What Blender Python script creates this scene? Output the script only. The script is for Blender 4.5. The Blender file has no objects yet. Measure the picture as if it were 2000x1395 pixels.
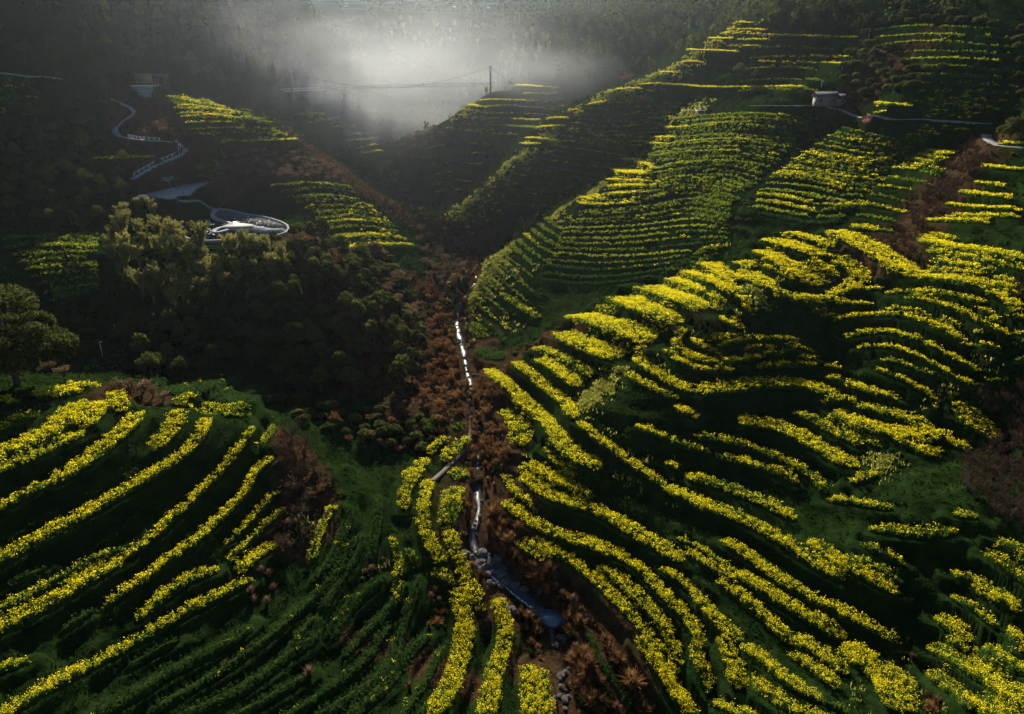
import bpy, bmesh, math, random
import numpy as np
from mathutils import Vector, Matrix

# ------------------------------------------------------------------ camera, world, sun, exposure
S = bpy.context.scene
PITCH = math.radians(22.0)
F = 1351.0                      # focal length in photo pixels (2000 wide)
ZC = 82.0                       # camera height above the foot of the stream
cam_d = bpy.data.cameras.new("camera")
cam = bpy.data.objects.new("camera", cam_d)
S.collection.objects.link(cam)
cam.location = (0, 0, ZC)
cam.rotation_euler = (math.pi / 2 - PITCH, 0, 0)
cam_d.sensor_width = 36.0
cam_d.lens = 36.0 * F / 2000.0
cam_d.clip_start = 0.5
cam_d.clip_end = 6000
S.camera = cam

SUN_EL, SUN_AZ = math.radians(21.5), math.radians(-9.0)   # azimuth from +Y, negative is to the left
W = bpy.data.worlds.new("World")
S.world = W
W.use_nodes = True
nt = W.node_tree
bgn = nt.nodes["Background"]
sky = nt.nodes.new("ShaderNodeTexSky")
sky.sky_type = 'NISHITA'
sky.sun_disc = False
sky.sun_elevation = SUN_EL
sky.sun_rotation = SUN_AZ
sky.air_density = 0.6
sky.dust_density = 0.3
nt.links.new(sky.outputs[0], bgn.inputs[0])
bgn.inputs[1].default_value = 0.05

sun_d = bpy.data.lights.new("sun", 'SUN')
sun_d.energy = 5.0
sun_d.angle = math.radians(0.5)
sun_d.color = (1.0, 0.90, 0.74)
sun = bpy.data.objects.new("sun", sun_d)
S.collection.objects.link(sun)
sdir = Vector((math.sin(SUN_AZ) * math.cos(SUN_EL), math.cos(SUN_AZ) * math.cos(SUN_EL), math.sin(SUN_EL)))
sun.rotation_euler = sdir.to_track_quat('Z', 'Y').to_euler()
sun.location = (0, 0, 300)

S.view_settings.view_transform = 'Standard'
S.view_settings.look = 'None'
S.view_settings.exposure = 1.5
HAZE, MIST = 0.00005, 0.0095
S.view_settings.gamma = 1.0
S.view_settings.use_curve_mapping = False
S.render.engine = 'CYCLES'
S.cycles.use_denoising = True
S.cycles.max_bounces = 4
S.cycles.diffuse_bounces = 2
S.cycles.glossy_bounces = 2
S.cycles.transmission_bounces = 4
S.cycles.transparent_max_bounces = 8
S.cycles.volume_bounces = 0
S.cycles.adaptive_threshold = 0.02
S.cycles.caustics_reflective = False
S.cycles.caustics_refractive = False

rng = np.random.default_rng(7)
random.seed(7)
COL = S.collection

# ------------------------------------------------------------------ helpers
def slope_of(py):
    return -np.tan(PITCH + np.arctan((np.asarray(py, float) - 697.5) / F))

def ray(px, py):
    r = (np.asarray(px, float) - 1000.0) / F
    u = (697.5 - np.asarray(py, float)) / F
    c, s = math.cos(PITCH), math.sin(PITCH)
    dy = c + u * s
    return r / dy, (-s + u * c) / dy          # x and z per metre of y

def at(px, py, Y):
    a, b = ray(px, py)
    return np.array([a * Y, Y, b * Y + ZC])

def link(o, parent=None):
    COL.objects.link(o)
    if parent is not None:
        o.parent = parent
    return o

def tag(o, label=None, cat=None, group=None, kind=None):
    if label: o["label"] = label
    if cat: o["category"] = cat
    if group: o["group"] = group
    if kind: o["kind"] = kind
    return o

STUFF_PARTS = {"foliage", "blossom", "stems", "twigs", "hangers", "crown", "culm"}
def spread(pts):
    """for each point: which part of its patch it stands in, as words"""
    pts = np.asarray(pts, float); f = pts[:, 0] / pts[:, 1]; a = np.quantile(f, [1 / 3, 2 / 3]); b = np.quantile(pts[:, 1], [1 / 3, 2 / 3])
    return [('near', 'central', 'far')[int((p[1] > b).sum())] + ' ' + ('left', 'middle', 'right')[int((q > a).sum())] + ' part' for p, q in zip(pts, f)]

def empty(name, loc, rz=0.0, parent=None):
    o = bpy.data.objects.new(name, None)
    o.empty_display_size = 0.3
    o.location = [float(v) for v in loc]
    o.rotation_euler = (0, 0, rz)
    return link(o, parent)

def npmesh(name, verts, faces, mat=None, smooth=False):
    """verts (N,3), faces (M,k) all the same k, or a list of such arrays"""
    if not isinstance(faces, (list, tuple)):
        faces = [faces]
    faces = [np.asarray(f, np.int32) for f in faces if len(f)]
    me = bpy.data.meshes.new(name)
    verts = np.asarray(verts, np.float32)
    me.vertices.add(len(verts))
    me.vertices.foreach_set("co", verts.ravel())
    nl = sum(f.size for f in faces)
    npoly = sum(len(f) for f in faces)
    me.loops.add(nl)
    me.loops.foreach_set("vertex_index", np.concatenate([f.ravel() for f in faces]))
    tot = np.concatenate([np.full(len(f), f.shape[1], np.int32) for f in faces])
    start = np.concatenate([[0], np.cumsum(tot)[:-1]]).astype(np.int32)
    me.polygons.add(npoly)
    me.polygons.foreach_set("loop_start", start)
    me.polygons.foreach_set("loop_total", tot)
    if smooth:
        me.polygons.foreach_set("use_smooth", np.ones(npoly, bool))
    me.update(calc_edges=True)
    me.validate()
    if mat is not None:
        me.materials.append(mat)
    return me

def obj(name, me, parent=None, loc=None, rz=0.0):
    o = bpy.data.objects.new(name, me)
    if loc is not None:
        o.location = [float(v) for v in loc]
    o.rotation_euler = (0, 0, rz)
    if parent is not None and name in STUFF_PARTS: o["kind"] = "stuff"
    return link(o, parent)

class MB:
    """collects shapes, build() links them as one mesh object"""
    def __init__(s): s.v, s.f, s.n = [], {}, 0
    def add(s, v, f):
        v = np.asarray(v, float); f = np.asarray(f, np.int64)
        s.f.setdefault(f.shape[1], []).append(f + s.n); s.v.append(v); s.n += len(v)
    def box(s, c, size, rz=0.0, taper=1.0):
        sx, sy, sz = [k / 2 for k in size]
        q = np.array([[-sx, -sy, -sz], [sx, -sy, -sz], [sx, sy, -sz], [-sx, sy, -sz],
                      [-sx * taper, -sy * taper, sz], [sx * taper, -sy * taper, sz], [sx * taper, sy * taper, sz], [-sx * taper, sy * taper, sz]])
        ca, sa = math.cos(rz), math.sin(rz)
        q = np.stack([q[:, 0] * ca - q[:, 1] * sa, q[:, 0] * sa + q[:, 1] * ca, q[:, 2]], 1) + np.asarray(c, float)
        s.add(q, [[3, 2, 1, 0], [4, 5, 6, 7], [0, 1, 5, 4], [1, 2, 6, 5], [2, 3, 7, 6], [3, 0, 4, 7]])
        return s
    def tube(s, pts, rad, n=6):
        pts = np.asarray(pts, float); rad = np.broadcast_to(np.asarray(rad, float), (len(pts),))
        d = np.gradient(pts, axis=0); d /= np.linalg.norm(d, axis=1)[:, None] + 1e-9
        ref = np.where(np.abs(d[:, 2:3]) > 0.9, [[1.0, 0, 0]], [[0, 0, 1.0]])
        a = np.cross(d, ref); a /= np.linalg.norm(a, axis=1)[:, None] + 1e-9
        b = np.cross(d, a)
        th = np.arange(n) * 2 * math.pi / n
        v = pts[:, None] + rad[:, None, None] * (np.cos(th)[None, :, None] * a[:, None] + np.sin(th)[None, :, None] * b[:, None])
        m = len(pts)
        i = np.arange(m - 1)[:, None] * n; j = np.arange(n)[None]; k = (j + 1) % n
        f = np.stack([i + j, i + k, i + n + k, i + n + j], -1).reshape(-1, 4)
        s.add(v.reshape(-1, 3), f)
        base = s.n - m * n
        s.f.setdefault(n, []).append(np.array([np.arange(n)[::-1] + base, np.arange(n) + base + (m - 1) * n]))
        return s
    def prism(s, poly, z0, z1):
        poly = np.asarray(poly, float); n = len(poly)
        a = 0.5 * np.sum(poly[:, 0] * np.roll(poly[:, 1], -1) - np.roll(poly[:, 0], -1) * poly[:, 1])
        if a < 0: poly = poly[::-1]
        v = np.concatenate([np.c_[poly, np.full(n, z0)], np.c_[poly, np.full(n, z1)]])
        i = np.arange(n); k = (i + 1) % n
        s.add(v, np.stack([i, k, k + n, i + n], 1))
        base = s.n - 2 * n
        s.f.setdefault(n, []).append(np.array([i[::-1] + base, i + n + base]))
        return s
    def cards(s, c, u, w):
        """quads centred at c with half axes u, w (N,3)"""
        c, u, w = [np.asarray(q, float) for q in (c, u, w)]
        v = np.stack([c - u - w * .6, c + u - w * .6, c + u * .55 + w, c - u * .55 + w], 1)
        n = len(c)
        s.add(v.reshape(-1, 3), np.arange(4 * n).reshape(n, 4))
        return s
    def mesh(s, name, mat, smooth=False):
        return npmesh(name, np.concatenate(s.v), [np.concatenate(q) for q in s.f.values()], mat, smooth)
    def build(s, name, mat, parent=None, loc=None, rz=0.0, smooth=False):
        return obj(name, s.mesh(name, mat, smooth), parent, loc, rz)

def rand_unit(n):
    v = rng.normal(size=(n, 3)); return v / np.linalg.norm(v, axis=1)[:, None]

def rand_cards(mb, c, size, up=0.0, narrow=1.0):
    n = len(c)
    a = rand_unit(n); b = rand_unit(n); b[:, 2] += up
    u = np.cross(a, b); u /= np.linalg.norm(u, axis=1)[:, None] + 1e-9
    w = b - (b * u).sum(1)[:, None] * u; w /= np.linalg.norm(w, axis=1)[:, None] + 1e-9
    sz = np.broadcast_to(np.asarray(size, float), (n,))[:, None]
    mb.cards(c, u * sz * narrow, w * sz)

_lat = {}
def vnoise(x, y, seed=0):
    if seed not in _lat:
        _lat[seed] = np.random.default_rng(100 + seed).uniform(-1, 1, (256, 256))
    L = _lat[seed]
    xi = np.floor(x).astype(int); yi = np.floor(y).astype(int)
    fx = x - xi; fy = y - yi
    fx = fx * fx * (3 - 2 * fx); fy = fy * fy * (3 - 2 * fy)
    g = lambda i, j: L[i % 256, j % 256]
    return (g(xi, yi) * (1 - fx) + g(xi + 1, yi) * fx) * (1 - fy) + (g(xi, yi + 1) * (1 - fx) + g(xi + 1, yi + 1) * fx) * fy

def fbm(x, y, oct=4, seed=0):
    s, a = 0.0, 1.0
    for k in range(oct):
        s = s + a * vnoise(x * 2 ** k + 17.3 * k, y * 2 ** k + 5.1 * k, seed + k); a *= 0.5
    return s

# ------------------------------------------------------------------ materials
MATS = {}
def principled(name, col, rough=0.8, spec=0.2, metal=0.0):
    if name in MATS: return MATS[name]
    m = bpy.data.materials.new(name); m.use_nodes = True
    b = m.node_tree.nodes["Principled BSDF"]
    b.inputs["Base Color"].default_value = (*col, 1); b.inputs["Roughness"].default_value = rough
    b.inputs["Specular IOR Level"].default_value = spec; b.inputs["Metallic"].default_value = metal
    MATS[name] = m
    return m

def mottled(name, c1, c2, scale=3.0, rough=0.85, bump=0.3, spec=0.2, detail=6, bscale=None):
    """procedural: two colours mixed by noise, with a noise bump"""
    if name in MATS: return MATS[name]
    m = principled(name, c1, rough, spec); t = m.node_tree; b = t.nodes["Principled BSDF"]
    tc = t.nodes.new("ShaderNodeTexCoord")
    n = t.nodes.new("ShaderNodeTexNoise"); n.inputs["Scale"].default_value = scale; n.inputs["Detail"].default_value = detail
    n.inputs["Roughness"].default_value = 0.65
    t.links.new(tc.outputs["Object"], n.inputs["Vector"])
    r = t.nodes.new("ShaderNodeValToRGB")
    r.color_ramp.elements[0].position = 0.35; r.color_ramp.elements[0].color = (*c1, 1)
    r.color_ramp.elements[1].position = 0.65; r.color_ramp.elements[1].color = (*c2, 1)
    t.links.new(n.outputs[0], r.inputs[0]); t.links.new(r.outputs[0], b.inputs["Base Color"])
    if bump:
        n2 = t.nodes.new("ShaderNodeTexNoise"); n2.inputs["Scale"].default_value = bscale or scale * 4; n2.inputs["Detail"].default_value = 4
        t.links.new(tc.outputs["Object"], n2.inputs["Vector"])
        bp = t.nodes.new("ShaderNodeBump"); bp.inputs["Strength"].default_value = bump; bp.inputs["Distance"].default_value = 0.1
        t.links.new(n2.outputs[0], bp.inputs["Height"]); t.links.new(bp.outputs[0], b.inputs["Normal"])
    return m

def leafy(name, c1, c2, trans=0.45, tcol=None, obj_rand=True):
    """thin leaves: diffuse + translucent, colour varies from leaf to leaf and plant to plant"""
    if name in MATS: return MATS[name]
    m = bpy.data.materials.new(name); m.use_nodes = True; t = m.node_tree
    t.nodes.remove(t.nodes["Principled BSDF"])
    out = t.nodes["Material Output"]
    geo = t.nodes.new("ShaderNodeNewGeometry"); oi = t.nodes.new("ShaderNodeObjectInfo")
    ad = t.nodes.new("ShaderNodeMath"); ad.operation = 'MULTIPLY_ADD'
    t.links.new(oi.outputs["Random"], ad.inputs[0]); ad.inputs[1].default_value = 0.5 if obj_rand else 0.0
    ml = t.nodes.new("ShaderNodeMath"); ml.operation = 'MULTIPLY'; ml.inputs[1].default_value = 0.5 if obj_rand else 1.0
    t.links.new(geo.outputs["Random Per Island"], ml.inputs[0]); t.links.new(ml.outputs[0], ad.inputs[2])
    r = t.nodes.new("ShaderNodeValToRGB")
    r.color_ramp.elements[0].position = 0.1; r.color_ramp.elements[0].color = (*c1, 1)
    r.color_ramp.elements[1].position = 0.9; r.color_ramp.elements[1].color = (*c2, 1)
    t.links.new(ad.outputs[0], r.inputs[0])
    d = t.nodes.new("ShaderNodeBsdfDiffuse"); tr = t.nodes.new("ShaderNodeBsdfTranslucent")
    t.links.new(r.outputs[0], d.inputs[0])
    if tcol is not None:
        mx = t.nodes.new("ShaderNodeMix"); mx.data_type = 'RGBA'; mx.blend_type = 'MULTIPLY'; mx.inputs[0].default_value = 1.0
        t.links.new(r.outputs[0], mx.inputs[6]); mx.inputs[7].default_value = (*tcol, 1)
        t.links.new(mx.outputs[2], tr.inputs[0])
    else:
        t.links.new(r.outputs[0], tr.inputs[0])
    ms = t.nodes.new("ShaderNodeMixShader"); ms.inputs[0].default_value = trans
    t.links.new(d.outputs[0], ms.inputs[1]); t.links.new(tr.outputs[0], ms.inputs[2])
    t.links.new(ms.outputs[0], out.inputs[0])
    MATS[name] = m
    return m
# ------------------------------------------------------------------ terrain: points surveyed along streams, ribs and gullies
CTRL = [  # (photo x, photo y, metres ahead of the camera)
 # stream
 (1100,1395,70),(1080,1205,88),(1000,1130,95),(925,1070,101),(935,930,122),(930,830,143),(920,740,168),(905,670,193),(895,610,218),(930,510,275),(870,430,350),(840,370,420),(820,320,500),
 # far rib and the near rib of the right-hand hillside
 (1450,50,400),(1330,130,390),(1200,190,375),(1080,260,352),(1000,320,333),(930,395,318),
 (1000,485,262),(1090,410,282),(1200,355,300),(1270,300,318),(1340,220,342),(1060,440,288),(1200,325,330),(1130,390,296),
 (1250,240,362),(1150,300,338),(1100,350,320),(960,560,232),(1020,580,216),(1060,530,230),(1000,640,200),
 # hillside in front of it
 (1500,215,300),(1617,193,290),(1440,290,276),(1350,380,254),(1290,440,240),(1200,500,226),(1150,555,212),
 # gully between hillside and dome
 (1620,235,284),(1500,350,246),(1430,410,224),(1390,495,203),(1250,560,196),(1100,640,180),(1010,690,176),
 # upper right
 (1580,350,240),(1640,300,252),(1700,370,222),(1600,430,204),(1740,330,232),(1830,265,240),(1720,420,203),(1850,380,196),(1760,470,180),(1900,290,212),
 (1990,200,228),(1900,100,262),(1990,0,276),(1700,100,308),(1700,30,338),(1560,100,345),(1560,150,328),(1800,180,250),(1990,300,196),(1990,400,170),(1980,500,148),(1980,600,130),(1990,700,119),
 # dome: crest, fan of fields left of it, bowl in front
 (1690,465,182),(1560,490,184),(1500,560,168),(1450,540,178),(1400,600,159),(1280,685,149),(1180,750,140),(1125,800,132),
 (1350,560,178),(1250,610,170),(1150,650,166),(1080,690,163),(1000,720,162),(1060,740,152),(1100,800,138),(1000,840,138),(1040,920,121),
 (1550,600,159),(1600,660,149),(1700,640,146),(1750,560,156),(1850,540,148),(1800,650,136),(1900,720,122),
 (1380,765,132),(1550,745,137),(1650,780,129),(1830,850,113),(1880,860,111),(1930,830,112),
 # lower right slope
 (1120,830,127),(1300,930,110),(1500,1020,97),(1750,1150,80),(1400,900,114),(1600,900,112),(1650,1000,98),(1700,920,106),
 (1010,900,125),(1050,1000,109),(1200,1080,96),(1400,1180,82),(1600,1300,70),(1330,1320,72),(1250,1180,85),(1200,1300,77),(1550,1395,61),(1740,1350,65),(1300,1395,69),
 # right foreground gully and the bank beyond
 (1940,920,101),(1780,960,96),(1785,1100,83.5),(1780,1250,73.5),(1770,1395,64),(1990,1050,82),(1900,1150,78),(1990,1250,68),(1900,1395,59),
 # beyond the far rib
 (1100,150,480),(1200,100,520),(1300,50,560),(1150,30,640),(1050,230,440),(880,250,425),(930,205,448),(960,182,452),(850,300,428),(800,270,470),(1250,140,470),
 (850,100,660),(1000,60,620),(750,110,690),(760,200,570),(700,150,600),(620,230,462),
 # left mountain and spur
 (680,80,565),(600,10,610),(500,100,480),(650,130,545),(780,185,545),(572,195,440),(400,50,440),(300,100,385),(200,50,345),(100,20,325),(0,50,305),(0,150,290),(250,163,348),(150,200,318),(50,250,280),(0,330,250),(100,350,252),(0,450,220),(100,500,205),(0,560,188),(150,600,184),(150,680,168),
 (330,180,345),(450,215,335),(550,250,325),(640,310,315),(740,380,305),(850,455,298),(900,490,292),
 (380,285,286),(280,250,300),(260,340,266),(350,375,262),(490,320,290),(560,360,272),
 # pond knoll and its wooded front
 (340,430,246),(450,405,266),(560,435,241),(450,440,238),(400,470,212),(520,470,212),(600,400,262),(700,450,258),(780,490,248),(830,530,238),(850,565,226),
 (450,510,198),(400,560,188),(450,650,170),(500,740,157),(650,560,194),(700,640,177),(730,720,165),(830,680,180),(770,790,147),(640,800,143),(220,500,200),(220,600,180),(220,700,160),(620,490,212),
 # low ground and left foreground hill
 (500,790,140),(650,900,122),(720,950,115),(850,850,137),(850,1000,108),(70,740,128),(300,750,130),
 (250,790,117),(430,810,118),(100,780,114),(0,850,99),(200,900,99),(350,950,99),(0,1000,84),(550,870,115),(610,1000,105),(400,1050,90),(200,1100,81),(0,1200,69),(550,1100,91),(400,1200,77),(200,1300,66),(0,1395,56),(600,1250,77),(500,1395,63),(750,1150,90),(750,1300,76),(850,1395,67.5),(950,1395,69),
]
cp = np.array([at(*c) for c in CTRL])
world_pts = np.array([(8,20,-87),(80,20,-72),(-80,20,-66),(160,20,-45),(-160,20,-40),(230,130,-10),(-230,130,-8),(-330,300,45),(330,300,50),(-420,500,110),(420,500,90),
    (0,860,70),(-150,900,90),(150,860,90),(0,1150,165),(-500,1000,170),(500,1000,170),(-900,700,180),(900,700,180),(-300,1300,200),(300,1300,200),(700,1250,210),(-700,1250,210)], float)
world_pts[:, 2] += ZC
cp = np.concatenate([cp, world_pts])

def tps_fit(p, lam=2.0):
    n = len(p)
    sc = 200.0
    q = p[:, :2] / sc
    d2 = ((q[:, None] - q[None]) ** 2).sum(-1)
    K = np.where(d2 > 0, d2 * np.log(d2 + 1e-12), 0) * 0.5 + np.eye(n) * lam * 1e-4
    P = np.c_[np.ones(n), q]
    A = np.block([[K, P], [P.T, np.zeros((3, 3))]])
    s = np.linalg.solve(A, np.r_[p[:, 2], 0, 0, 0])
    def ev(x, y):
        x = np.asarray(x) / sc; y = np.asarray(y) / sc
        o = s[n] + s[n + 1] * x + s[n + 2] * y
        for i in range(n):
            d = (x - q[i, 0]) ** 2 + (y - q[i, 1]) ** 2
            o = o + s[i] * 0.5 * d * np.log(d + 1e-12)
        return o
    return ev
_ev = tps_fit(cp)

# polar sheet: fine near the viewpoint, coarse far away, reaching past the skyline
NA, NR = 680, 660
R0, R1 = 34.0, 1350.0
TH = np.linspace(-math.radians(58), math.radians(58), NA)
LR = np.linspace(math.log(R0), math.log(R1), NR)
# smooth field evaluated on a coarse polar grid, then refined
ca, cr = 191, 191
th_c = np.linspace(TH[0], TH[-1], ca); lr_c = np.linspace(LR[0], LR[-1], cr)
TC, RC = np.meshgrid(th_c, np.exp(lr_c), indexing='ij')
ZS_c = _ev(np.sin(TC) * RC, np.cos(TC) * RC)
TT, RR = np.meshgrid(TH, np.exp(LR), indexing='ij')
VX = np.sin(TT) * RR; VY = np.cos(TT) * RR

def bil(Z, x, y):
    n, m = Z.shape
    th = np.arctan2(x, y); lr = np.log(np.maximum(np.hypot(x, y), 1e-3))
    i = np.clip((th - TH[0]) / (TH[-1] - TH[0]) * (n - 1), 0, n - 1.001)
    j = np.clip((lr - LR[0]) / (LR[-1] - LR[0]) * (m - 1), 0, m - 1.001)
    a = i.astype(int); b = j.astype(int); fi = i - a; fj = j - b
    return (Z[a, b] * (1 - fi) + Z[a + 1, b] * fi) * (1 - fj) + (Z[a, b + 1] * (1 - fi) + Z[a + 1, b + 1] * fi) * fj

def cub_up(Z, n, m):
    """smooth (Catmull-Rom) refinement of a coarse grid"""
    def up(Z, n):
        k = len(Z); t = np.linspace(0, k - 1, n); i = np.minimum(t.astype(int), k - 2); f = (t - i)[:, None]
        P = lambda d: Z[np.clip(i + d, 0, k - 1)]
        p0, p1, p2, p3 = P(-1), P(0), P(1), P(2)
        return 0.5 * (2 * p1 + (p2 - p0) * f + (2 * p0 - 5 * p1 + 4 * p2 - p3) * f ** 2 + (3 * p1 - p0 - 3 * p2 + p3) * f ** 3)
    return up(up(Z, n).T, m).T
ZS = cub_up(ZS_c, NA, NR)              # smooth land
ZS = ZS + (RR > 430) * np.clip((RR - 430) / 250, 0, 1) * 9 * fbm(VX / 90, VY / 90, 3, 40)

def hit(px, py, Z, y0=40.0, y1=1250.0, n=620):
    px = np.atleast_1d(np.asarray(px, float)); py = np.atleast_1d(np.asarray(py, float))
    ax, az = ray(px, py)
    Y = np.exp(np.linspace(math.log(y0), math.log(y1), n))
    d = az[:, None] * Y + ZC - bil(Z, ax[:, None] * Y, np.broadcast_to(Y, (len(px), n)))
    below = d <= 0
    k = np.argmax(below, axis=1); ok = below.any(1)
    k = np.where(ok, np.maximum(k, 1), n - 1)
    r = np.arange(len(px)); d0 = d[r, k - 1]; d1 = d[r, k]
    f = np.clip(d0 / (d0 - d1 + 1e-9), 0, 1)
    y = Y[k - 1] + (Y[k] - Y[k - 1]) * f
    return np.c_[ax * y, y, az * y + ZC], ok

ZT = ZS.copy()                         # land with terraces cut into it
WT = np.zeros_like(ZT)
def resample(p, step):
    d = np.r_[0, np.cumsum(np.linalg.norm(np.diff(p[:, :2], axis=0), axis=1))]
    n = max(3, int(d[-1] / step) + 1)
    t = np.linspace(0, d[-1], n)
    return np.stack([np.interp(t, d, p[:, k]) for k in range(p.shape[1])], 1)

def smooth_line(p, it=3):
    p = p.copy()
    for _ in range(it):
        p[1:-1] = 0.25 * p[:-2] + 0.5 * p[1:-1] + 0.25 * p[2:]
    return p

def spline(pts, n=10):
    p = np.asarray(pts, float)
    if len(p) < 3:
        t = np.linspace(0, 1, n)[:, None]; return p[0] * (1 - t) + p[-1] * t
    q = np.vstack([2 * p[0] - p[1], p, 2 * p[-1] - p[-2]]); o = []
    for i in range(1, len(q) - 2):
        t = np.linspace(0, 1, n, endpoint=(i == len(q) - 3))[:, None]
        p0, p1, p2, p3 = q[i - 1], q[i], q[i + 1], q[i + 2]
        o.append(0.5 * (2 * p1 + (p2 - p0) * t + (2 * p0 - 5 * p1 + 4 * p2 - p3) * t ** 2 + (3 * p1 - p0 - 3 * p2 + p3) * t ** 3))
    return np.vstack(o)

def line_dist(x, y, p):
    """distance, index along, z of the nearest point of a polyline"""
    a = p[:-1, :2]; b = p[1:, :2]; ab = b - a
    l2 = (ab ** 2).sum(1) + 1e-9
    t = np.clip(((x[:, None] - a[:, 0]) * ab[:, 0] + (y[:, None] - a[:, 1]) * ab[:, 1]) / l2, 0, 1)
    dx = x[:, None] - a[:, 0] - t * ab[:, 0]; dy = y[:, None] - a[:, 1] - t * ab[:, 1]
    d2 = dx * dx + dy * dy
    k = d2.argmin(1); r = np.arange(len(x))
    return np.sqrt(d2[r, k]), k + t[r, k]

def near_idx(p, m):
    """grid window of the polar sheet round a line"""
    th = np.arctan2(p[:, 0], p[:, 1]); r = np.hypot(p[:, 0], p[:, 1])
    rm = r.min()
    i0 = np.searchsorted(TH, th.min() - m / rm) ; i1 = np.searchsorted(TH, th.max() + m / rm)
    j0 = np.searchsorted(LR, math.log(max(r.min() - m, R0))); j1 = np.searchsorted(LR, math.log(r.max() + m))
    return slice(max(i0 - 1, 0), min(i1 + 1, NA)), slice(max(j0 - 1, 0), min(j1 + 1, NR))

def imprint(p, hw, bank=0.9, dz=0.0):
    """cut a level bench of half width hw (array) along line p into the land"""
    sl = near_idx(p, hw.max() + bank + 0.5)
    x = VX[sl].ravel(); y = VY[sl].ravel()
    if len(x) == 0: return
    d, k = line_dist(x, y, p)
    kk = np.arange(len(p))
    h = np.interp(k, kk, hw); z = np.interp(k, kk, p[:, 2]) + dz
    res = RR[sl].ravel() * 0.0035
    w = np.clip((h + bank + res - d) / (bank + res), 0, 1); w = w * w * (3 - 2 * w)
    w0 = WT[sl].ravel(); z0 = ZT[sl].ravel(); s0 = ZS[sl].ravel()
    znew = s0 * (1 - w) + z * w
    zz = np.where(w > w0, znew, z0)
    ZT[sl] = zz.reshape(ZT[sl].shape); WT[sl] = np.maximum(w, w0).reshape(ZT[sl].shape)

def in_poly(x, y, poly):
    poly = np.asarray(poly, float); c = np.zeros(np.shape(x), bool); j = len(poly) - 1
    for i in range(len(poly)):
        xi, yi = poly[i]; xj, yj = poly[j]
        c ^= ((yi > y) != (yj > y)) & (x < (xj - xi) * (y - yi) / (yj - yi + 1e-12) + xi)
        j = i
    return c

def flatten_poly(poly, z, bank=3.0):
    poly = np.asarray(poly, float); cl = np.vstack([poly, poly[:1]])
    sl = near_idx(cl, bank + 1)
    x = VX[sl].ravel(); y = VY[sl].ravel()
    d, _ = line_dist(x, y, cl); ins = in_poly(x, y, poly)
    w = np.where(ins, 1.0, np.clip(1 - d / bank, 0, 1)); w = w * w * (3 - 2 * w)
    ZT[sl] = (ZT[sl].ravel() * (1 - w) + z * w).reshape(ZT[sl].shape)
    WT[sl] = np.maximum(WT[sl].ravel(), w).reshape(WT[sl].shape)
    ZS[sl] = (ZS[sl].ravel() * (1 - w) + z * w).reshape(ZT[sl].shape)
# ------------------------------------------------------------------ the crop strips, traced along each terrace
TILE = {1:(0,0),2:(650,0),3:(1300,0),4:(0,450),5:(650,450),6:(1300,450),7:(0,907),8:(650,907),9:(1300,907)}
ZONE = {'L':'the left foreground hill','B':'the low ground by the stream','C':'the fan below the crest',
        'D':'the right-hand dome','E':'the lower right slope','K':'the bottom right bank','U':'the upper right hillside',
        'P':'the slopes left of the pond','Q':'the misty spur at left','R':'the sunlit rib crests'}
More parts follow.
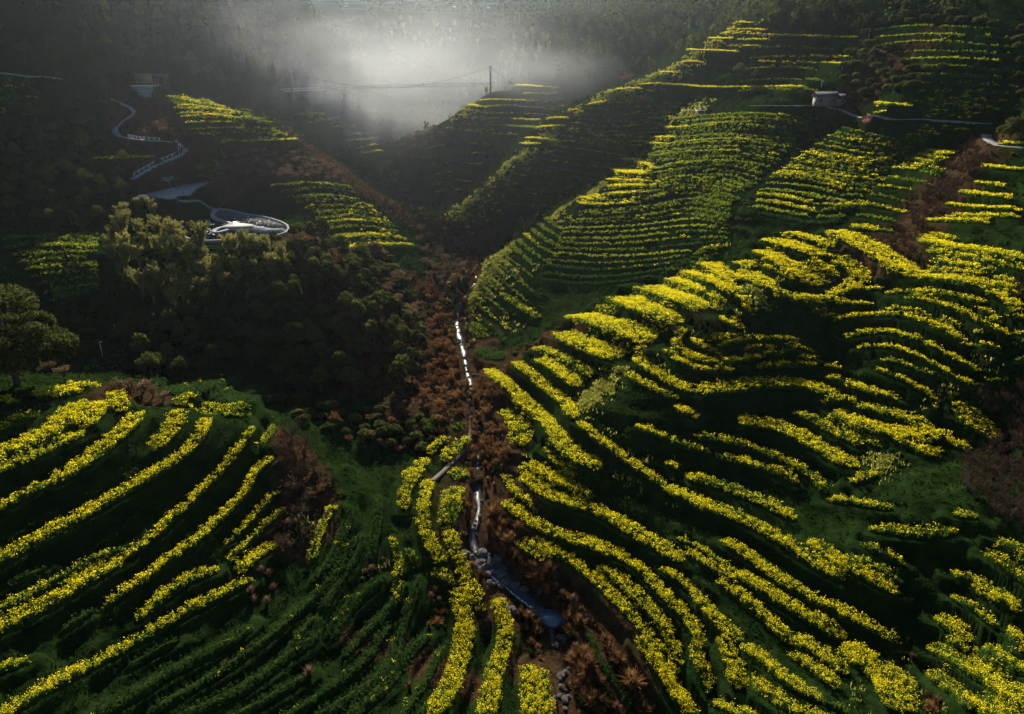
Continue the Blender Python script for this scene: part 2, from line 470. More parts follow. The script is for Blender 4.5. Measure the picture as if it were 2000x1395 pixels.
# zone; tile; [yellow, width, x,y, x,y ...]
ST = """
L;4;.7,60,0,1546,100,1496,180,1446,260,1406
L;4;1,85,290,1405,420,1330,560,1230,700,1110,790,1010
L;4;.95,80,-60,1880,130,1766,270,1686,400,1626,540,1546,680,1466,800,1386,920,1320,1030,1250,1110,1160,1150,1040
L;7;.95,95,-60,930,130,850,260,780,380,710,480,640,600,560,690,528
L;7;.7,55,690,510,800,450,880,390,930,320,1020,250,1110,150,1200,90,1260,0,1350,-110,1410,-220
L;7;.2,60,-30,830,150,720,300,660,400,600,520,520,700,455
L;7;.85,60,590,790,680,700,800,640,930,540,1010,480,1100,430,1180,330,1290,240,1360,180,1400,80,1460,-10,1530,-50
L;7;.7,70,760,860,860,770,950,690,1060,620,1140,590,1220,570
L;7;.8,65,-40,1420,150,1300,300,1220,450,1150,600,1070,740,990,860,920,1000,840,1100,780,1200,730,1300,690,1400,630
L;7;.6,48,1270,430,1350,360,1430,270,1500,190,1560,140
L;7;.85,48,1280,520,1370,440,1460,360,1550,270,1600,240
L;7;.9,80,1320,590,1400,530,1470,470,1540,440
L;7;.3,50,-30,1150,80,1110,160,1080
L;4;.9,80,-30,1260,100,1200,220,1150,330,1090,390,1010,420,960
L;4;.75,60,-30,1345,120,1290,250,1230,380,1160,480,1120
L;4;1,105,450,1090,500,1030,545,955
L;4;1,80,690,1000,655,940,650,895
L;4;1,95,870,1220,930,1140,980,1080,990,1000
L;4;.7,45,190,910,300,910,460,888
L;4;.6,35,350,870,450,865,550,855
L;4;.3,40,-20,1120,100,1050,210,1010
L;4;.9,75,25,945,85,935
L;4;.05,85,950,900,1070,870,1200,825
L;4;.05,60,1170,940,1230,870,1290,830
L;4;.03,85,1240,960,1310,900,1390,850
L;4;.3,40,960,935,1100,950,1220,980,1400,1010
L;4;.4,60,1460,1210,1490,1130,1540,1090
B;8;1,105,545,1400,610,1310,670,1200,710,1080,735,950,735,870,705,780,695,690
B;8;1,92,850,1420,880,1280,900,1150,940,1050,970,960,960,860,920,740
B;8;1,90,1090,1110,1100,1240,1110,1420
B;8;1,75,1155,1130,1180,1240,1190,1420
B;8;.9,70,530,80,510,200,500,300,530,400,570,480,625,555
B;8;1,82,650,360,670,450,710,540,750,640,790,720,830,810
B;8;.45,125,690,120,655,240,645,345
B;8;.7,60,490,20,430,90,400,160,400,240
B;8;.8,70,560,590,640,620,690,640
B;8;.05,65,60,200,100,270,50,400,20,560
B;8;.05,60,170,370,140,480,70,600,0,700,-60,800
B;8;.05,70,290,610,200,680,120,760,50,850,0,960
B;8;.05,70,480,600,450,720,400,850,370,960,330,1080,250,1180,100,1290,-100,1400
B;8;.1,75,540,930,440,1020,370,1130,290,1230,180,1320,60,1420
B;8;.03,55,240,180,255,300,225,430,205,520
B;8;.03,60,410,640,340,760,260,850,180,930,60,1060
B;8;.06,60,610,1000,560,1120,500,1230,430,1320,370,1420
B;8;.03,60,250,1010,160,1100,60,1190,-60,1270
B;8;.03,55,560,1300,500,1360,440,1430
B;7;.03,60,1560,1420,1700,1330,1850,1230,2000,1130
B;7;.03,60,1250,1420,1400,1350,1580,1250,1720,1160
B;7;.03,55,1620,1010,1700,900,1760,830
L;7;.1,45,200,480,330,420,430,370
L;7;.1,45,60,660,170,600,260,560
L;7;.1,45,700,1130,860,1040,1000,960
L;7;.08,45,330,930,430,860,540,790
B;8;.03,60,330,870,260,960,190,1060,150,1110
B;8;.15,50,330,400,370,520,360,650,340,790
B;8;.1,50,420,460,470,560
B;7;.03,90,480,1420,700,1290,900,1180,1090,1070,1300,960,1400,880
B;7;.08,60,850,1370,1100,1220,1290,1110,1480,960,1620,850,1720,760,1800,680,1880,590,1950,480,2000,380
B;7;.08,80,950,1420,1250,1290,1450,1180,1600,1060,1760,960,1850,880,1920,790,2000,690
B;7;.2,60,1730,540,1780,400,1830,280,1870,220
B;7;.1,50,1740,640,1820,560,1900,430,1960,300
B;8;.05,60,1420,920,1460,1010,1500,1090,1560,1180,1620,1250,1660,1350
B;5;.3,65,680,1095,725,1070
B;5;.5,45,540,1240,590,1190,640,1150
B;5;.4,65,620,1280,690,1210,760,1150
B;5;.7,60,410,1394,460,1330,515,1265
B;5;.35,80,660,1360,755,1345
E;8;.95,45,960,50,990,120,1050,180,1110,215
E;8;.95,85,1050,60,1180,150,1300,200,1420,230,1500,260,1600,320,1700,390,1820,450,1950,520
E;8;.85,70,1120,20,1250,80,1370,140,1440,180
E;8;.85,80,960,200,1050,280,1150,340,1270,390,1380,420,1480,450,1560,490,1650,525
E;8;.85,72,1655,525,1720,590,1800,660,1870,750,1950,820,2010,910,2060,980
E;8;.9,82,1110,415,1230,480,1350,540,1450,620,1550,720,1640,800,1720,900,1800,1000,1850,1100,1880,1180
E;8;.95,82,1470,560,1580,620,1680,700,1760,790,1840,870,1900,960,1920,1060,1900,1150
E;8;.95,75,1040,430,1130,490,1210,530
E;8;.9,90,1830,1120,1880,1230,1950,1310,2030,1390
E;8;.85,80,1700,960,1780,1080,1850,1200,1900,1290,1990,1400
E;9;.9,48,-20,570,50,610,140,690
E;9;.8,70,140,690,200,770,270,850,340,920,410,970
E;9;1,100,290,960,350,1060,390,1150,390,1230
E;9;.9,80,160,980,180,1080,210,1180,240,1260
E;9;.85,60,420,1000,520,1060,600,1140,680,1210,780,1270,870,1300
E;9;.08,35,870,1300,950,1330,1020,1370
E;9;1,75,450,1170,530,1230,620,1310,750,1360,900,1410
E;9;1,80,240,1310,350,1350,500,1410
E;9;.9,70,720,960,820,1010,900,1080,1010,1150
E;9;.9,50,690,1045,780,1100,870,1170,960,1230
E;9;.85,125,980,1010,1080,1080,1180,1140,1260,1210,1290,1290,1270,1350
E;9;.8,45,910,190,1000,200,1120,230,1270,235
E;9;.3,80,1140,350,1250,360,1380,390,1500,365,1620,370
E;9;.2,45,1080,430,1180,480,1330,540
E;9;.25,45,1060,510,1160,560,1290,620
E;9;.3,60,1600,270,1670,265,1740,280
E;9;.5,60,120,65,240,90,380,130,500,180,620,240,720,290
E;9;.95,82,790,420,900,490,1000,550,1120,620,1220,670,1300,700
E;9;.95,70,320,410,430,480,520,550,620,620,700,680,800,730,920,790,1030,840,1120,880,1220,930,1290,980
E;9;.9,75,390,590,500,660,600,730,700,790,800,850,900,900,1000,950
E;9;.4,40,60,400,180,440,280,510,380,580
E;9;.9,50,110,460,220,540,330,610,380,630
E;9;.9,65,280,640,400,710,480,790,560,860,640,930,700,990
E;5;1,58,1370,1060,1450,1130,1530,1200,1620,1260,1720,1330,1820,1400,1950,1480,2060,1550,2160,1556
E;9;.8,72,0,130,150,190,300,250,450,300,560,370,680,440,780,510,880,570,1000,630
K;9;.45,100,1780,480,1880,530,1990,630,2080,700
K;9;.45,100,1850,420,1950,470,2060,520
K;9;.35,80,1590,590,1680,620,1800,680,1900,740,1960,790
K;9;1,52,1710,690,1800,750,1900,800,1970,830
K;9;.85,60,1600,730,1700,780,1780,830,1840,900
K;9;1,115,1500,840,1580,870,1650,930,1680,980
K;9;1,80,1920,900,1960,970,1990,1030
K;9;.7,120,1480,1010,1600,1060,1720,1150,1850,1230,2020,1310
K;9;.6,100,1460,1150,1600,1250,1700,1350
K;9;.3,110,1750,1000,1850,1090,2020,1160
K;9;1,100,1700,1290,1850,1350,2020,1410
C;5;.75,95,870,770,950,840,1050,930,1130,1000,1200,1060,1240,1120,1290,1190,1400,1280,1500,1320
C;5;.9,80,1020,730,1100,790,1180,870,1260,930,1320,990,1345,1050
C;5;.95,90,1150,710,1230,760,1310,820,1370,860
C;5;.3,70,1140,650,1230,690,1330,740,1400,780,1425,810
C;5;.6,120,1260,570,1350,600,1450,650,1530,680,1585,705
C;5;.65,110,1350,470,1450,490,1570,530,1680,580,1770,615
C;5;.65,85,1600,370,1700,410,1800,460,1910,515
C;5;.55,105,1720,310,1820,350,1920,390,2030,440
C;5;.55,60,1840,270,1920,300,2010,340
C;5;.5,55,1930,225,2010,262
C;5;.3,40,1430,440,1510,430,1590,445
C;5;.5,140,960,990,1010,1040,1060,1100,1045,1190
C;5;.6,90,1180,1210,1250,1260,1310,1320,1340,1370
C;5;.85,105,1040,1310,1150,1340,1300,1394
C;5;1,58,1700,680,1720,740,1790,780,1900,850,2000,890
C;5;.3,40,1620,790,1700,830,1800,880,1920,930
C;5;.95,50,1900,980,1970,1015,2040,1035
C;5;.75,45,1690,1080,1800,1120,1900,1170,2000,1210,2100,1225
C;5;.85,45,1860,1290,1940,1330
C;5;.1,60,760,510,800,550,850,590
C;5;.1,40,780,460,860,520,930,580,950,620
C;5;.15,50,950,350,1030,410,1100,460,1150,480
C;5;.1,70,830,650,880,690,930,710
C;6;1,70,540,50,640,60,720,90,820,130
C;6;1,50,670,10,760,30,850,60,920,90
C;6;1,50,230,180,290,210,350,250,385,275
C;6;.95,45,160,200,230,250,300,290,380,340,420,360
C;6;.7,45,390,175,440,180,490,200
C;6;.9,60,400,220,470,250,540,290,620,320
C;6;.55,55,70,230,130,250,200,285
C;6;.65,55,0,260,90,310,180,350,260,380,290,410
D;6;1,110,960,0,1050,50,1150,100,1230,150,1280,195,1370,215
D;6;1,80,520,110,600,150,680,190,730,230,800,260,830,300
D;6;1,40,540,170,620,220,700,260,750,290
D;6;.95,40,720,170,800,210,870,250,900,290
D;6;.95,45,800,170,880,200,940,250
D;6;1,68,910,180,980,180,1050,210,1080,250,1040,300,980,340,900,365
D;6;.85,35,820,130,900,130,1000,150,1080,190,1130,240,1110,290,1040,330
D;6;.7,40,1130,170,1200,200,1210,240
D;6;1,60,1220,240,1350,250,1480,260,1620,280,1760,300
D;6;1,42,600,360,720,370,850,372
D;6;1,33,700,390,850,388,1000,382
D;6;1,30,740,408,880,410,1020,408,1140,402
D;6;1,35,1000,345,1080,322,1200,325
D;6;1,60,430,370,450,430,490,462
D;6;1,80,310,480,360,500,425,540
D;6;1,50,240,610,300,590,360,575
D;6;1,45,280,635,380,610,500,600,620,595,740,605
D;6;1,40,150,600,180,640,250,670,300,680
D;6;1,45,100,560,50,600,70,660,150,710,250,730,380,720,520,700
D;6;.95,40,0,660,80,730,180,770,300,775,380,770
D;6;.95,26,440,655,530,650,610,655
D;6;.8,24,530,690,590,685,650,685
D;6;.75,30,520,760,650,750,760,745,860,750
D;6;.6,24,650,638,740,635
D;6;.6,24,650,662,740,660,820,668
D;6;.6,24,720,710,800,710,870,725
D;6;.5,25,890,750,990,765
D;6;.75,85,170,890,300,875,420,862,560,850,700,850,820,870,950,910
D;6;.6,60,900,815,1000,840,1100,880,1200,910,1290,935
D;6;.9,40,870,960,960,940,1060,935
D;6;1,88,940,990,1060,1070,1180,1120,1330,1140,1500,1115
D;6;.65,80,1050,960,1180,990,1300,1030,1420,1070,1490,1085
D;6;.9,85,410,1070,520,1065,650,1100,760,1150,870,1220,980,1280,1060,1310
D;6;.15,40,900,1030,1000,1100,1100,1170,1190,1200
D;6;.3,55,720,1010,850,1060,950,1130,1090,1190
D;6;.35,50,160,1140,300,1160,430,1180,540,1220,640,1270,740,1320,840,1380,890,1450
D;6;.35,50,280,1250,400,1270,520,1310,640,1350,740,1400
D;6;.45,40,120,1360,200,1375,300,1400
D;6;1,105,1260,1160,1340,1165,1420,1200,1480,1250
D;6;1,88,1480,1150,1560,1140,1620,1170,1680,1210
D;6;1,50,1600,960,1700,990,1780,1050,1850,1120
D;6;1,88,1610,1010,1680,1070,1740,1120,1830,1150
D;9;1,40,1030,90,1100,60,1190,48
D;6;.75,40,1000,590,1080,570,1180,555,1280,560,1380,590,1420,610
D;6;.95,45,1070,650,1150,635,1250,640,1350,670,1430,710,1500,750,1580,800,1660,840,1730,875
D;6;.95,36,930,500,1000,485,1100,470,1220,465,1350,475,1450,500,1550,545,1650,600
D;6;1,30,870,475,950,465
D;6;.6,22,800,450,900,440
D;6;.85,35,1230,345,1300,340,1400,335,1520,345,1650,370,1770,400
D;6;1,45,1340,370,1450,385,1560,410,1650,450,1740,500,1830,555,1910,580
D;6;.5,25,1240,430,1330,435,1450,460,1550,490,1640,530
D;6;1,40,1480,545,1560,575,1630,620,1700,655
D;6;1,46,1450,620,1560,690,1660,730,1740,780
D;6;.7,36,1210,715,1300,730,1380,760,1480,805
D;6;.85,40,1150,765,1250,800,1350,840,1430,880,1490,910,1510,980
D;6;.95,40,1740,430,1800,470,1870,510
D;6;.8,35,1700,615,1780,640,1880,660
D;6;1,68,1770,320,1840,350,1900,390,1970,440
D;6;.95,40,1430,210,1550,220,1680,235,1780,270,1850,310,1960,360
D;6;1,48,1430,55,1550,80,1680,100,1820,120,2030,165
D;6;.8,25,1430,25,1520,35,1600,45
D;6;.6,30,1470,110,1650,140,1850,180,2030,225
D;6;.6,35,1480,155,1650,190,1830,228
D;6;.85,55,1840,250,1900,285,1980,325
D;6;1,48,1890,465,2030,495
D;6;.95,35,1910,560,2030,580
D;6;.6,35,1760,830,1880,840
D;6;.4,25,1940,715,2030,722
U;3;1,40,1760,930,1900,945,2030,955
U;3;.95,30,1720,1020,1800,1030,1880,1040
U;3;1,32,1640,1070,1760,1090,1930,1105
U;3;1,30,1550,1140,1700,1155,1960,1170
U;3;.85,28,1600,1200,1800,1205,1960,1210
U;3;.9,28,1450,1225,1600,1235,1800,1240
U;3;.9,28,1440,1310,1600,1330
U;3;1,30,1850,803,2030,812
U;3;.9,24,1390,560,1600,575,1850,610
U;3;.8,22,1390,590,1600,600,1740,630
U;3;.7,20,1500,538,1700,550,1900,565
U;3;.9,22,1420,620,1600,630,1730,640
U;3;.9,22,1440,653,1700,664
U;3;1,32,1160,580,1260,585,1360,590
U;3;.9,28,1140,640,1240,622
U;3;.7,22,1430,715,1700,730
U;3;.6,20,1340,750,1550,755
U;3;.8,18,400,132,470,126
U;3;.9,18,350,165,550,168
U;3;.8,18,320,186,600,196,1070,212
U;3;.9,18,250,216,370,216
U;3;.9,18,400,222,580,226
U;3;.95,24,130,280,260,284,400,290
U;3;.7,20,500,345,690,350
U;3;.7,20,720,350,980,356
U;3;.6,18,770,315,1040,318
U;3;.8,22,-20,402,60,408
U;3;.9,22,-10,470,150,480,300,490,650,485,770,490
U;3;.8,18,350,255,540,260
U;3;.8,18,100,345,200,350
Q;1;.85,30,1080,800,1250,790,1400,790,1550,785,1660,775
Q;1;.6,26,530,885,700,880,870,878
Q;1;.5,20,1700,640,1790,635
Q;1;.5,22,1720,685,1830,670,1900,655
Q;1;.5,22,1870,708,1970,702
R;2;1,34,1600,945,1650,960,1700,965
R;2;1,34,1650,885,1700,910,1745,922
R;2;1,30,1690,930,1740,940,1790,935
R;2;1,26,1540,1085,1640,1078,1760,1068
R;2;1,26,1545,1040,1640,1035,1750,1035
R;2;1,26,1560,1000,1640,1008,1750,1012
R;2;1,30,1470,1085,1490,1110,1530,1115
R;2;.9,26,1380,1120,1430,1150,1560,1140,1700,1130
R;2;.9,24,1400,1100,1460,1122,1500,1125
R;2;1,24,1830,765,1860,770,1905,768
R;2;1,22,1770,800,1820,805,1860,800
R;2;1,20,1870,710,1930,715,1990,708
R;2;.9,22,1200,665,1250,655,1310,660
R;2;.9,22,1150,715,1220,705,1290,700
R;2;.9,22,1090,770,1170,775,1270,790
R;2;.9,22,1060,800,1110,810,1160,800
R;2;.9,20,1190,850,1220,850
R;2;.9,20,1310,620,1370,610
R;2;1,22,1420,585,1480,575,1560,560
R;2;1,22,1580,500,1640,490,1720,495
R;2;.9,20,1690,475,1760,465,1850,470
R;2;.9,18,1840,405,1900,400
R;2;.95,18,1960,345,2020,340
R;2;.9,20,730,578,790,590,860,602
R;2;.9,18,705,610,780,620,860,628
R;2;.6,18,635,715,700,722,760,732,940,732
P;1;.08,22,20,490,120,490
P;1;.15,22,20,545,180,545
P;1;.08,20,30,580,170,580
P;1;.15,20,-20,630,50,630
P;1;.08,20,-20,715,60,712
P;4;.03,22,390,510,520,500
P;4;.05,25,440,555,560,550
P;4;.05,22,480,620,580,615
"""
# families of like rows: zone words; yellow; width; guides in photo pixels (x,y ...), rows inserted after each guide
FAM = [
 ('the sunlit flank of the near rib', .12, 9, [((1060,420,1085,440,1112,452),5),((1000,480,1035,510,1072,535),6),((930,592,965,620,1000,648),1)]),
 ('the sunlit flank of the far rib', .12, 8, [((1060,272,1085,285,1110,292),4),((985,335,1010,352,1035,362),4),((915,405,940,425,965,436),1)]),
 ('the dark slope above the footpath', .04, 8, [((1690,60,1800,50,1990,60),5),((1780,130,1880,130,1990,140),3),((1790,180,1880,178,1990,185),1)]),
 ('the shaded bank above the hut', .06, 8, [((1480,75,1560,72,1640,78),5),((1440,175,1520,172,1600,178),1)]),
 ('the misty valley below the bridge', .25, 9, [((830,290,900,280,960,285),5),((850,380,880,372,915,375),1)]),
 ('the left terraces under the mountain', .12, 9, [((0,150,50,152,80,158),6),((0,220,40,222,70,226),1)]),
 ('the hillside below the hut', .09, 9, [((1325,232,1420,222,1500,222,1600,232),8),((1265,300,1330,290,1440,285,1540,296),8),((1190,362,1290,350,1400,335,1480,358),5),((1140,402,1250,395,1350,375,1440,395),5),((1095,445,1250,440,1350,425,1420,438),5),((1065,492,1200,500,1330,490,1430,478),4),((1055,545,1150,555,1270,540,1380,508),1)]),
 ('the slope between two drains', .2, 10, [((1645,250,1700,262,1760,275,1825,262),6),((1565,297,1640,315,1720,320,1765,312),8),((1500,345,1580,350,1650,368,1700,372),6),((1455,410,1530,425,1600,438,1645,425),1)]),
 ('the slope beside the brown gully', .28, 11, [((1800,290,1825,294,1855,300),4),((1740,330,1800,335,1840,345),4),((1675,395,1730,405,1770,415),2),((1665,438,1710,446,1745,452),1)]),
 ('the hollow between the two ribs', .14, 7, [((1150,205,1250,197,1330,202),4),((1115,240,1200,250,1310,238),6),((1085,275,1170,285,1260,300),6),((1045,330,1120,345,1195,350),6),((1005,398,1060,408,1105,396),1)]),
 ('the misty spur below the bridge', .45, 9, [((905,200,1000,197,1090,202),3),((892,235,980,232,1080,236),2),((880,250,930,258,1040,262),1)]),
 ('the slope right of the bridge tower', .45, 8, [((1012,170,1090,172),3),((1040,205,1110,208),1)]),
 ('the spur beside the winding path', .12, 11, [((335,185,400,202,490,216),5),((355,228,430,228,525,242),4),((390,272,470,270,570,266),1)]),
 ('the slope between pond and spur', .14, 13, [((530,362,600,355,685,362),4),((595,405,680,400,740,415),4),((640,445,700,440,780,450),2),((670,482,720,476,800,476),1)]),
 ('the far misty terraces', .5, 8, [((690,265,740,256),3),((705,300,760,290),1)]),
 ('the dark slope at left', .04, 22, [((0,466,90,459,190,460),8),((100,585,140,572,200,566),1)]),
]
strips = []      # dict(zone, yellow, wpx, pts px)
for ln in ST.strip().splitlines():
    zn, tl, dat = ln.split(';'); v = [float(k) for k in dat.split(',')]
    x0, y0 = TILE[int(tl)]
    p = np.array(v[2:]).reshape(-1, 2) * 0.35 + (x0, y0)
    strips.append(dict(zone=ZONE[zn], yel=v[0], w=v[1] * 0.35, p=p, fam=False))
for zn, yel, w, guides in FAM:
    gl = [(spline(np.array(g, float).reshape(-1, 2), 8), n) for g, n in guides]
    gl = [(g[np.linspace(0, len(g) - 1, 24).astype(int)], n) for g, n in gl]
    for a in range(len(gl)):
        g, n = gl[a]
        nx = gl[a + 1][0] if a + 1 < len(gl) else None
        for k in range(n if nx is not None else 1):
            t = k / n if nx is not None else 0
            q = g if nx is None else g * (1 - t) + nx * t
            L = q[-1, 0] - q[0, 0]
            cuts = [0.0]
            while cuts[-1] < 0.98 and L > 40:
                cuts.append(min(1.0, cuts[-1] + rng.uniform(0.5, 1.0)))
            if L <= 40: cuts = [0.0, 1.0]
            if cuts[-1] < 1: cuts[-1] = 1.0
            for c0, c1 in zip(cuts[:-1], cuts[1:]):
                if (c1 - c0) * L < 18: continue
                e0 = c0 + rng.uniform(0.0, 0.03); e1 = c1 - rng.uniform(0.0, 0.03)
                ii = np.linspace(e0, e1, 14) * 23
                pp = np.stack([np.interp(ii, np.arange(24), q[:, d]) for d in (0, 1)], 1)
                pp[:, 1] += rng.normal() * 1.0 + 0.8 * np.sin(np.linspace(0, 3, 14) + rng.uniform(0, 6))
                strips.append(dict(zone=zn, yel=float(np.clip(yel + rng.normal() * (.18 if yel > .1 else .02), 0.0, 1)), w=w * rng.uniform(.6, 1.1), p=pp, fam=True))
CROP_H = 1.15
for s in strips:
    q = spline(s['p'], 8) if not s['fam'] else s['p']
    a, ok = hit(q[:, 0], q[:, 1], ZS)
    dist = np.median(np.linalg.norm(a - [0, 0, ZC], axis=1))
    ch = CROP_H * np.interp(dist, [80, 180, 300], [1.0, 1.05, .85])
    q2 = q + [0, 0.6 * ch * F / dist]
    a, ok = hit(q2[:, 0], q2[:, 1], ZS)
    # drop points whose sight line slips over a crest
    Y = a[:, 1]; med = np.median(Y)
    keep = np.ones(len(a), bool)
    jump = np.abs(np.diff(Y)) > 0.12 * med
    if jump.any():
        cuts = np.r_[0, np.nonzero(jump)[0] + 1, len(a)]
        seg = max(zip(cuts[:-1], cuts[1:]), key=lambda c: c[1] - c[0])
        keep[:] = False; keep[seg[0]:seg[1]] = True
    a = a[keep]; q2 = q2[keep]
    if len(a) < 3: s['ok'] = False; continue
    # ground width from the two edges in the photo
    d = np.gradient(q2, axis=0); d /= np.linalg.norm(d, axis=1)[:, None] + 1e-9
    nrm = np.c_[-d[:, 1], d[:, 0]] * s['w'] * 0.5
    e0, _ = hit(*(q2 + nrm).T, ZS); e1, _ = hit(*(q2 - nrm).T, ZS)
    D = np.median(np.linalg.norm((e0 - e1)[:, :2], axis=1))
    hw = 0.5 * np.clip(np.interp(dist, [90, 150, 220], [1.2, 1.05, .92]) * D - 0.4 * abs(d[:, 0]).mean(), np.interp(dist, [100, 250], [1.2, .9]), 12.0)
    ctr = smooth_line(resample(a, 1.0 if dist < 200 else 1.6), 4)
    ctr[:, 2] = bil(ZS, ctr[:, 0], ctr[:, 1])
    zz = ctr[:, 2].copy()
    for _ in range(30): zz[1:-1] = 0.25 * zz[:-2] + 0.5 * zz[1:-1] + 0.25 * zz[2:]
    ctr[:, 2] = zz
    s.update(ok=True, line=ctr, hw=hw, dist=dist, h=ch)
strips = [s for s in strips if s.get('ok')]
for s in strips:
    s['hwa'] = np.full(len(s['line']), s['hw'])
    imprint(s['line'], s['hwa'] + (.55 if s['dist'] < 200 else .35), .65 if s['dist'] < 200 else 1.2)
# ------------------------------------------------------------------ pond, plaza and paths are levelled into the land before it is meshed
def px_line(tile, flat, n=6):
    x0, y0 = TILE[tile]; p = np.array(flat, float).reshape(-1, 2) * 0.35 + (x0, y0)
    return spline(p, n)
PONDZ = float(at(450, 437, 238)[2])
def on_plane(px, z):
    """where the sight lines of photo points meet a level plane"""
    ax, az = ray(px[:, 0], px[:, 1]); Y = (z - ZC) / az
    return np.c_[ax * Y, Y]
pond_px = px_line(1, [985,1262,1010,1235,1080,1203,1180,1176,1250,1168,1350,1190,1500,1218,1600,1258,1590,1300,1480,1322,1330,1335,1150,1345,1040,1330,990,1295,985,1262], 5)[:-1]
pond = on_plane(pond_px, PONDZ)
flatten_poly(pond, PONDZ - 0.6, 1.2)
pc = pond.mean(0)
flatten_poly(pc + (pond - pc) * 1.04, PONDZ - 0.6, 9.0)
plaza_px = px_line(1, [815,1080,860,1071,950,1050,1020,1032,1100,1020,1210,1008,1150,1030,1100,1050,1060,1085,1000,1090,950,1108,870,1100,815,1080], 4)[:-1]
PLZ = float(hit([340], [373], ZS)[0][0, 2])
plaza = on_plane(plaza_px, PLZ)
flatten_poly(plaza, PLZ - 0.25, 6.0)

def land_line(tile, flat, n=6, step=2.0, it=4):
    p = px_line(tile, flat, n); a, _ = hit(p[:, 0], p[:, 1], ZS)
    a = smooth_line(resample(a, step), it); a[:, 2] = bil(ZS, a[:, 0], a[:, 1]); return smooth_line(a, 6)
PATHS = {}
PATHS['zigzag'] = (land_line(1, [620,550,690,580,780,612,775,635,720,662,640,690,602,708,622,737,680,762,770,786,870,786,950,797,1060,806,1090,828,1060,850,960,882,890,912,820,952,735,1000]), 1.15)
PATHS['link'] = (land_line(1, [960,1106,1000,1126,1060,1130,1130,1146,1200,1166]), 1.0)
PATHS['spur'] = (land_line(1, [1215,1160,1240,1125,1290,1095,1365,1058]), 0.7)
PATHS['hut'] = (land_line(3, [480,592,700,592,830,591,960,598,1010,606,1030,622,1020,636,1080,655,1150,670,1280,678,1450,670,1600,675,1750,685,1820,692]), 0.9)
PATHS['right'] = (land_line(3, [1790,752,1785,775,1810,795,1850,815,1920,828,2010,834]), 1.3)
PATHS['stream'] = (land_line(5, [560,1400,600,1350,660,1310,720,1265,760,1200,785,1130,782,1060,770,990,775,940]), 0.6)
PATHS['road'] = (land_line(1, [-20,398,80,402,170,405,230,432,330,435]), 1.5)
for k, (ln, hw) in PATHS.items():
    imprint(ln, np.full(len(ln), hw + 0.3), 0.8)

# stream bed
STREAM = land_line(1, [3143,3990,3100,3700,3085,3443,2950,3330,2860,3229,2750,3150,2643,3057,2640,2950,2665,2830,2675,2660,2660,2520,2665,2380,2640,2250,2620,2110,2600,2000,2580,1910,2560,1850,2555,1740,2600,1600,2655,1480,2600,1370,2490,1230], 6, 1.2, 3)
sd = np.r_[0, np.cumsum(np.linalg.norm(np.diff(STREAM[:, :2], axis=0), axis=1))]
STREAM[:, 2] = np.minimum.accumulate(STREAM[::-1, 2])[::-1] if STREAM[0, 2] < STREAM[-1, 2] else STREAM[:, 2]
SW = np.interp(STREAM[:, 1], [60, 88, 96, 103, 120, 150, 215, 300], [.2, .5, 1.3, .5, .55, .15, .8, .1])
STREAM[:, 2] -= 1.1
imprint(STREAM, SW + 0.7, 2.5)

# old terrace steps cut into all open slopes, worn and uneven
TP = np.interp(RR, [60, 200, 420], [1.5, 1.9, 3.2])
zw = ZS + 0.55 * fbm(VX / 17, VY / 17, 3, 50) + .012 * VX
fq = zw / TP; ip = np.floor(fq); ff = fq - ip
st_ = np.clip((ff - .52) / .48, 0, 1); st_ = st_ * st_ * (3 - 2 * st_)
stepd = (ip + st_) * TP - zw
keepm = np.clip(1.2 - np.abs(fbm(VX / 40, VY / 40, 2, 55)) * .8, .25, 1)
ZT += stepd * .85 * (1 - WT) * keepm * np.clip((440 - RR) / 60, 0, 1)

# small-scale relief of banks and slopes
amp = np.clip(RR / 160, 0.5, 2.2)
ZT += (1 - WT) * amp * (0.16 * fbm(VX / 2.2, VY / 2.2, 3, 3) + 0.22 * fbm(VX / 7, VY / 7, 2, 9)) + WT * 0.05 * fbm(VX / 1.2, VY / 1.2, 2, 5)

# dryness: bracken and silver grass along stream, spurs and gullies
DRY = np.zeros_like(ZT)
def dry_along(px, rad, val=1.0):
    p, ok = hit(*spline(np.array(px, float).reshape(-1, 2), 6).T, ZS)
    p = p[np.r_[True, np.abs(np.diff(p[:, 1])) < 40]]
    sl = near_idx(p, rad * 1.5); x = VX[sl].ravel(); y = VY[sl].ravel()
    d, _ = line_dist(x, y, p)
    d = d + rad * 0.35 * fbm(x / 6, y / 6, 3, 21)
    w = np.clip(1.3 - d / rad, 0, 1) * val
    DRY[sl] = np.maximum(DRY[sl].ravel(), w).reshape(DRY[sl].shape)
DRYL = [((1160,1395,1085,1220,960,1090,950,950,940,800,905,650),9),((905,650,870,580,930,500,880,440),11),((880,470,790,420,690,350,600,280,500,215),9),((830,560,860,650,850,740,800,800),10),
        ((620,470,690,540,740,640,790,740),16),((260,230,330,250,380,240),14),((330,340,420,330,560,330,640,350),14),((1900,280,1840,370,1770,460,1730,500),9),((560,860,600,950,570,1060),5),
        ((230,770,290,770),5),((900,420,960,360,870,400),9),((1130,640,1010,690),7),((1650,200,1720,150,1800,80),8),((700,1250,900,1330),3)]
for px, r in DRYL: dry_along(px, r)

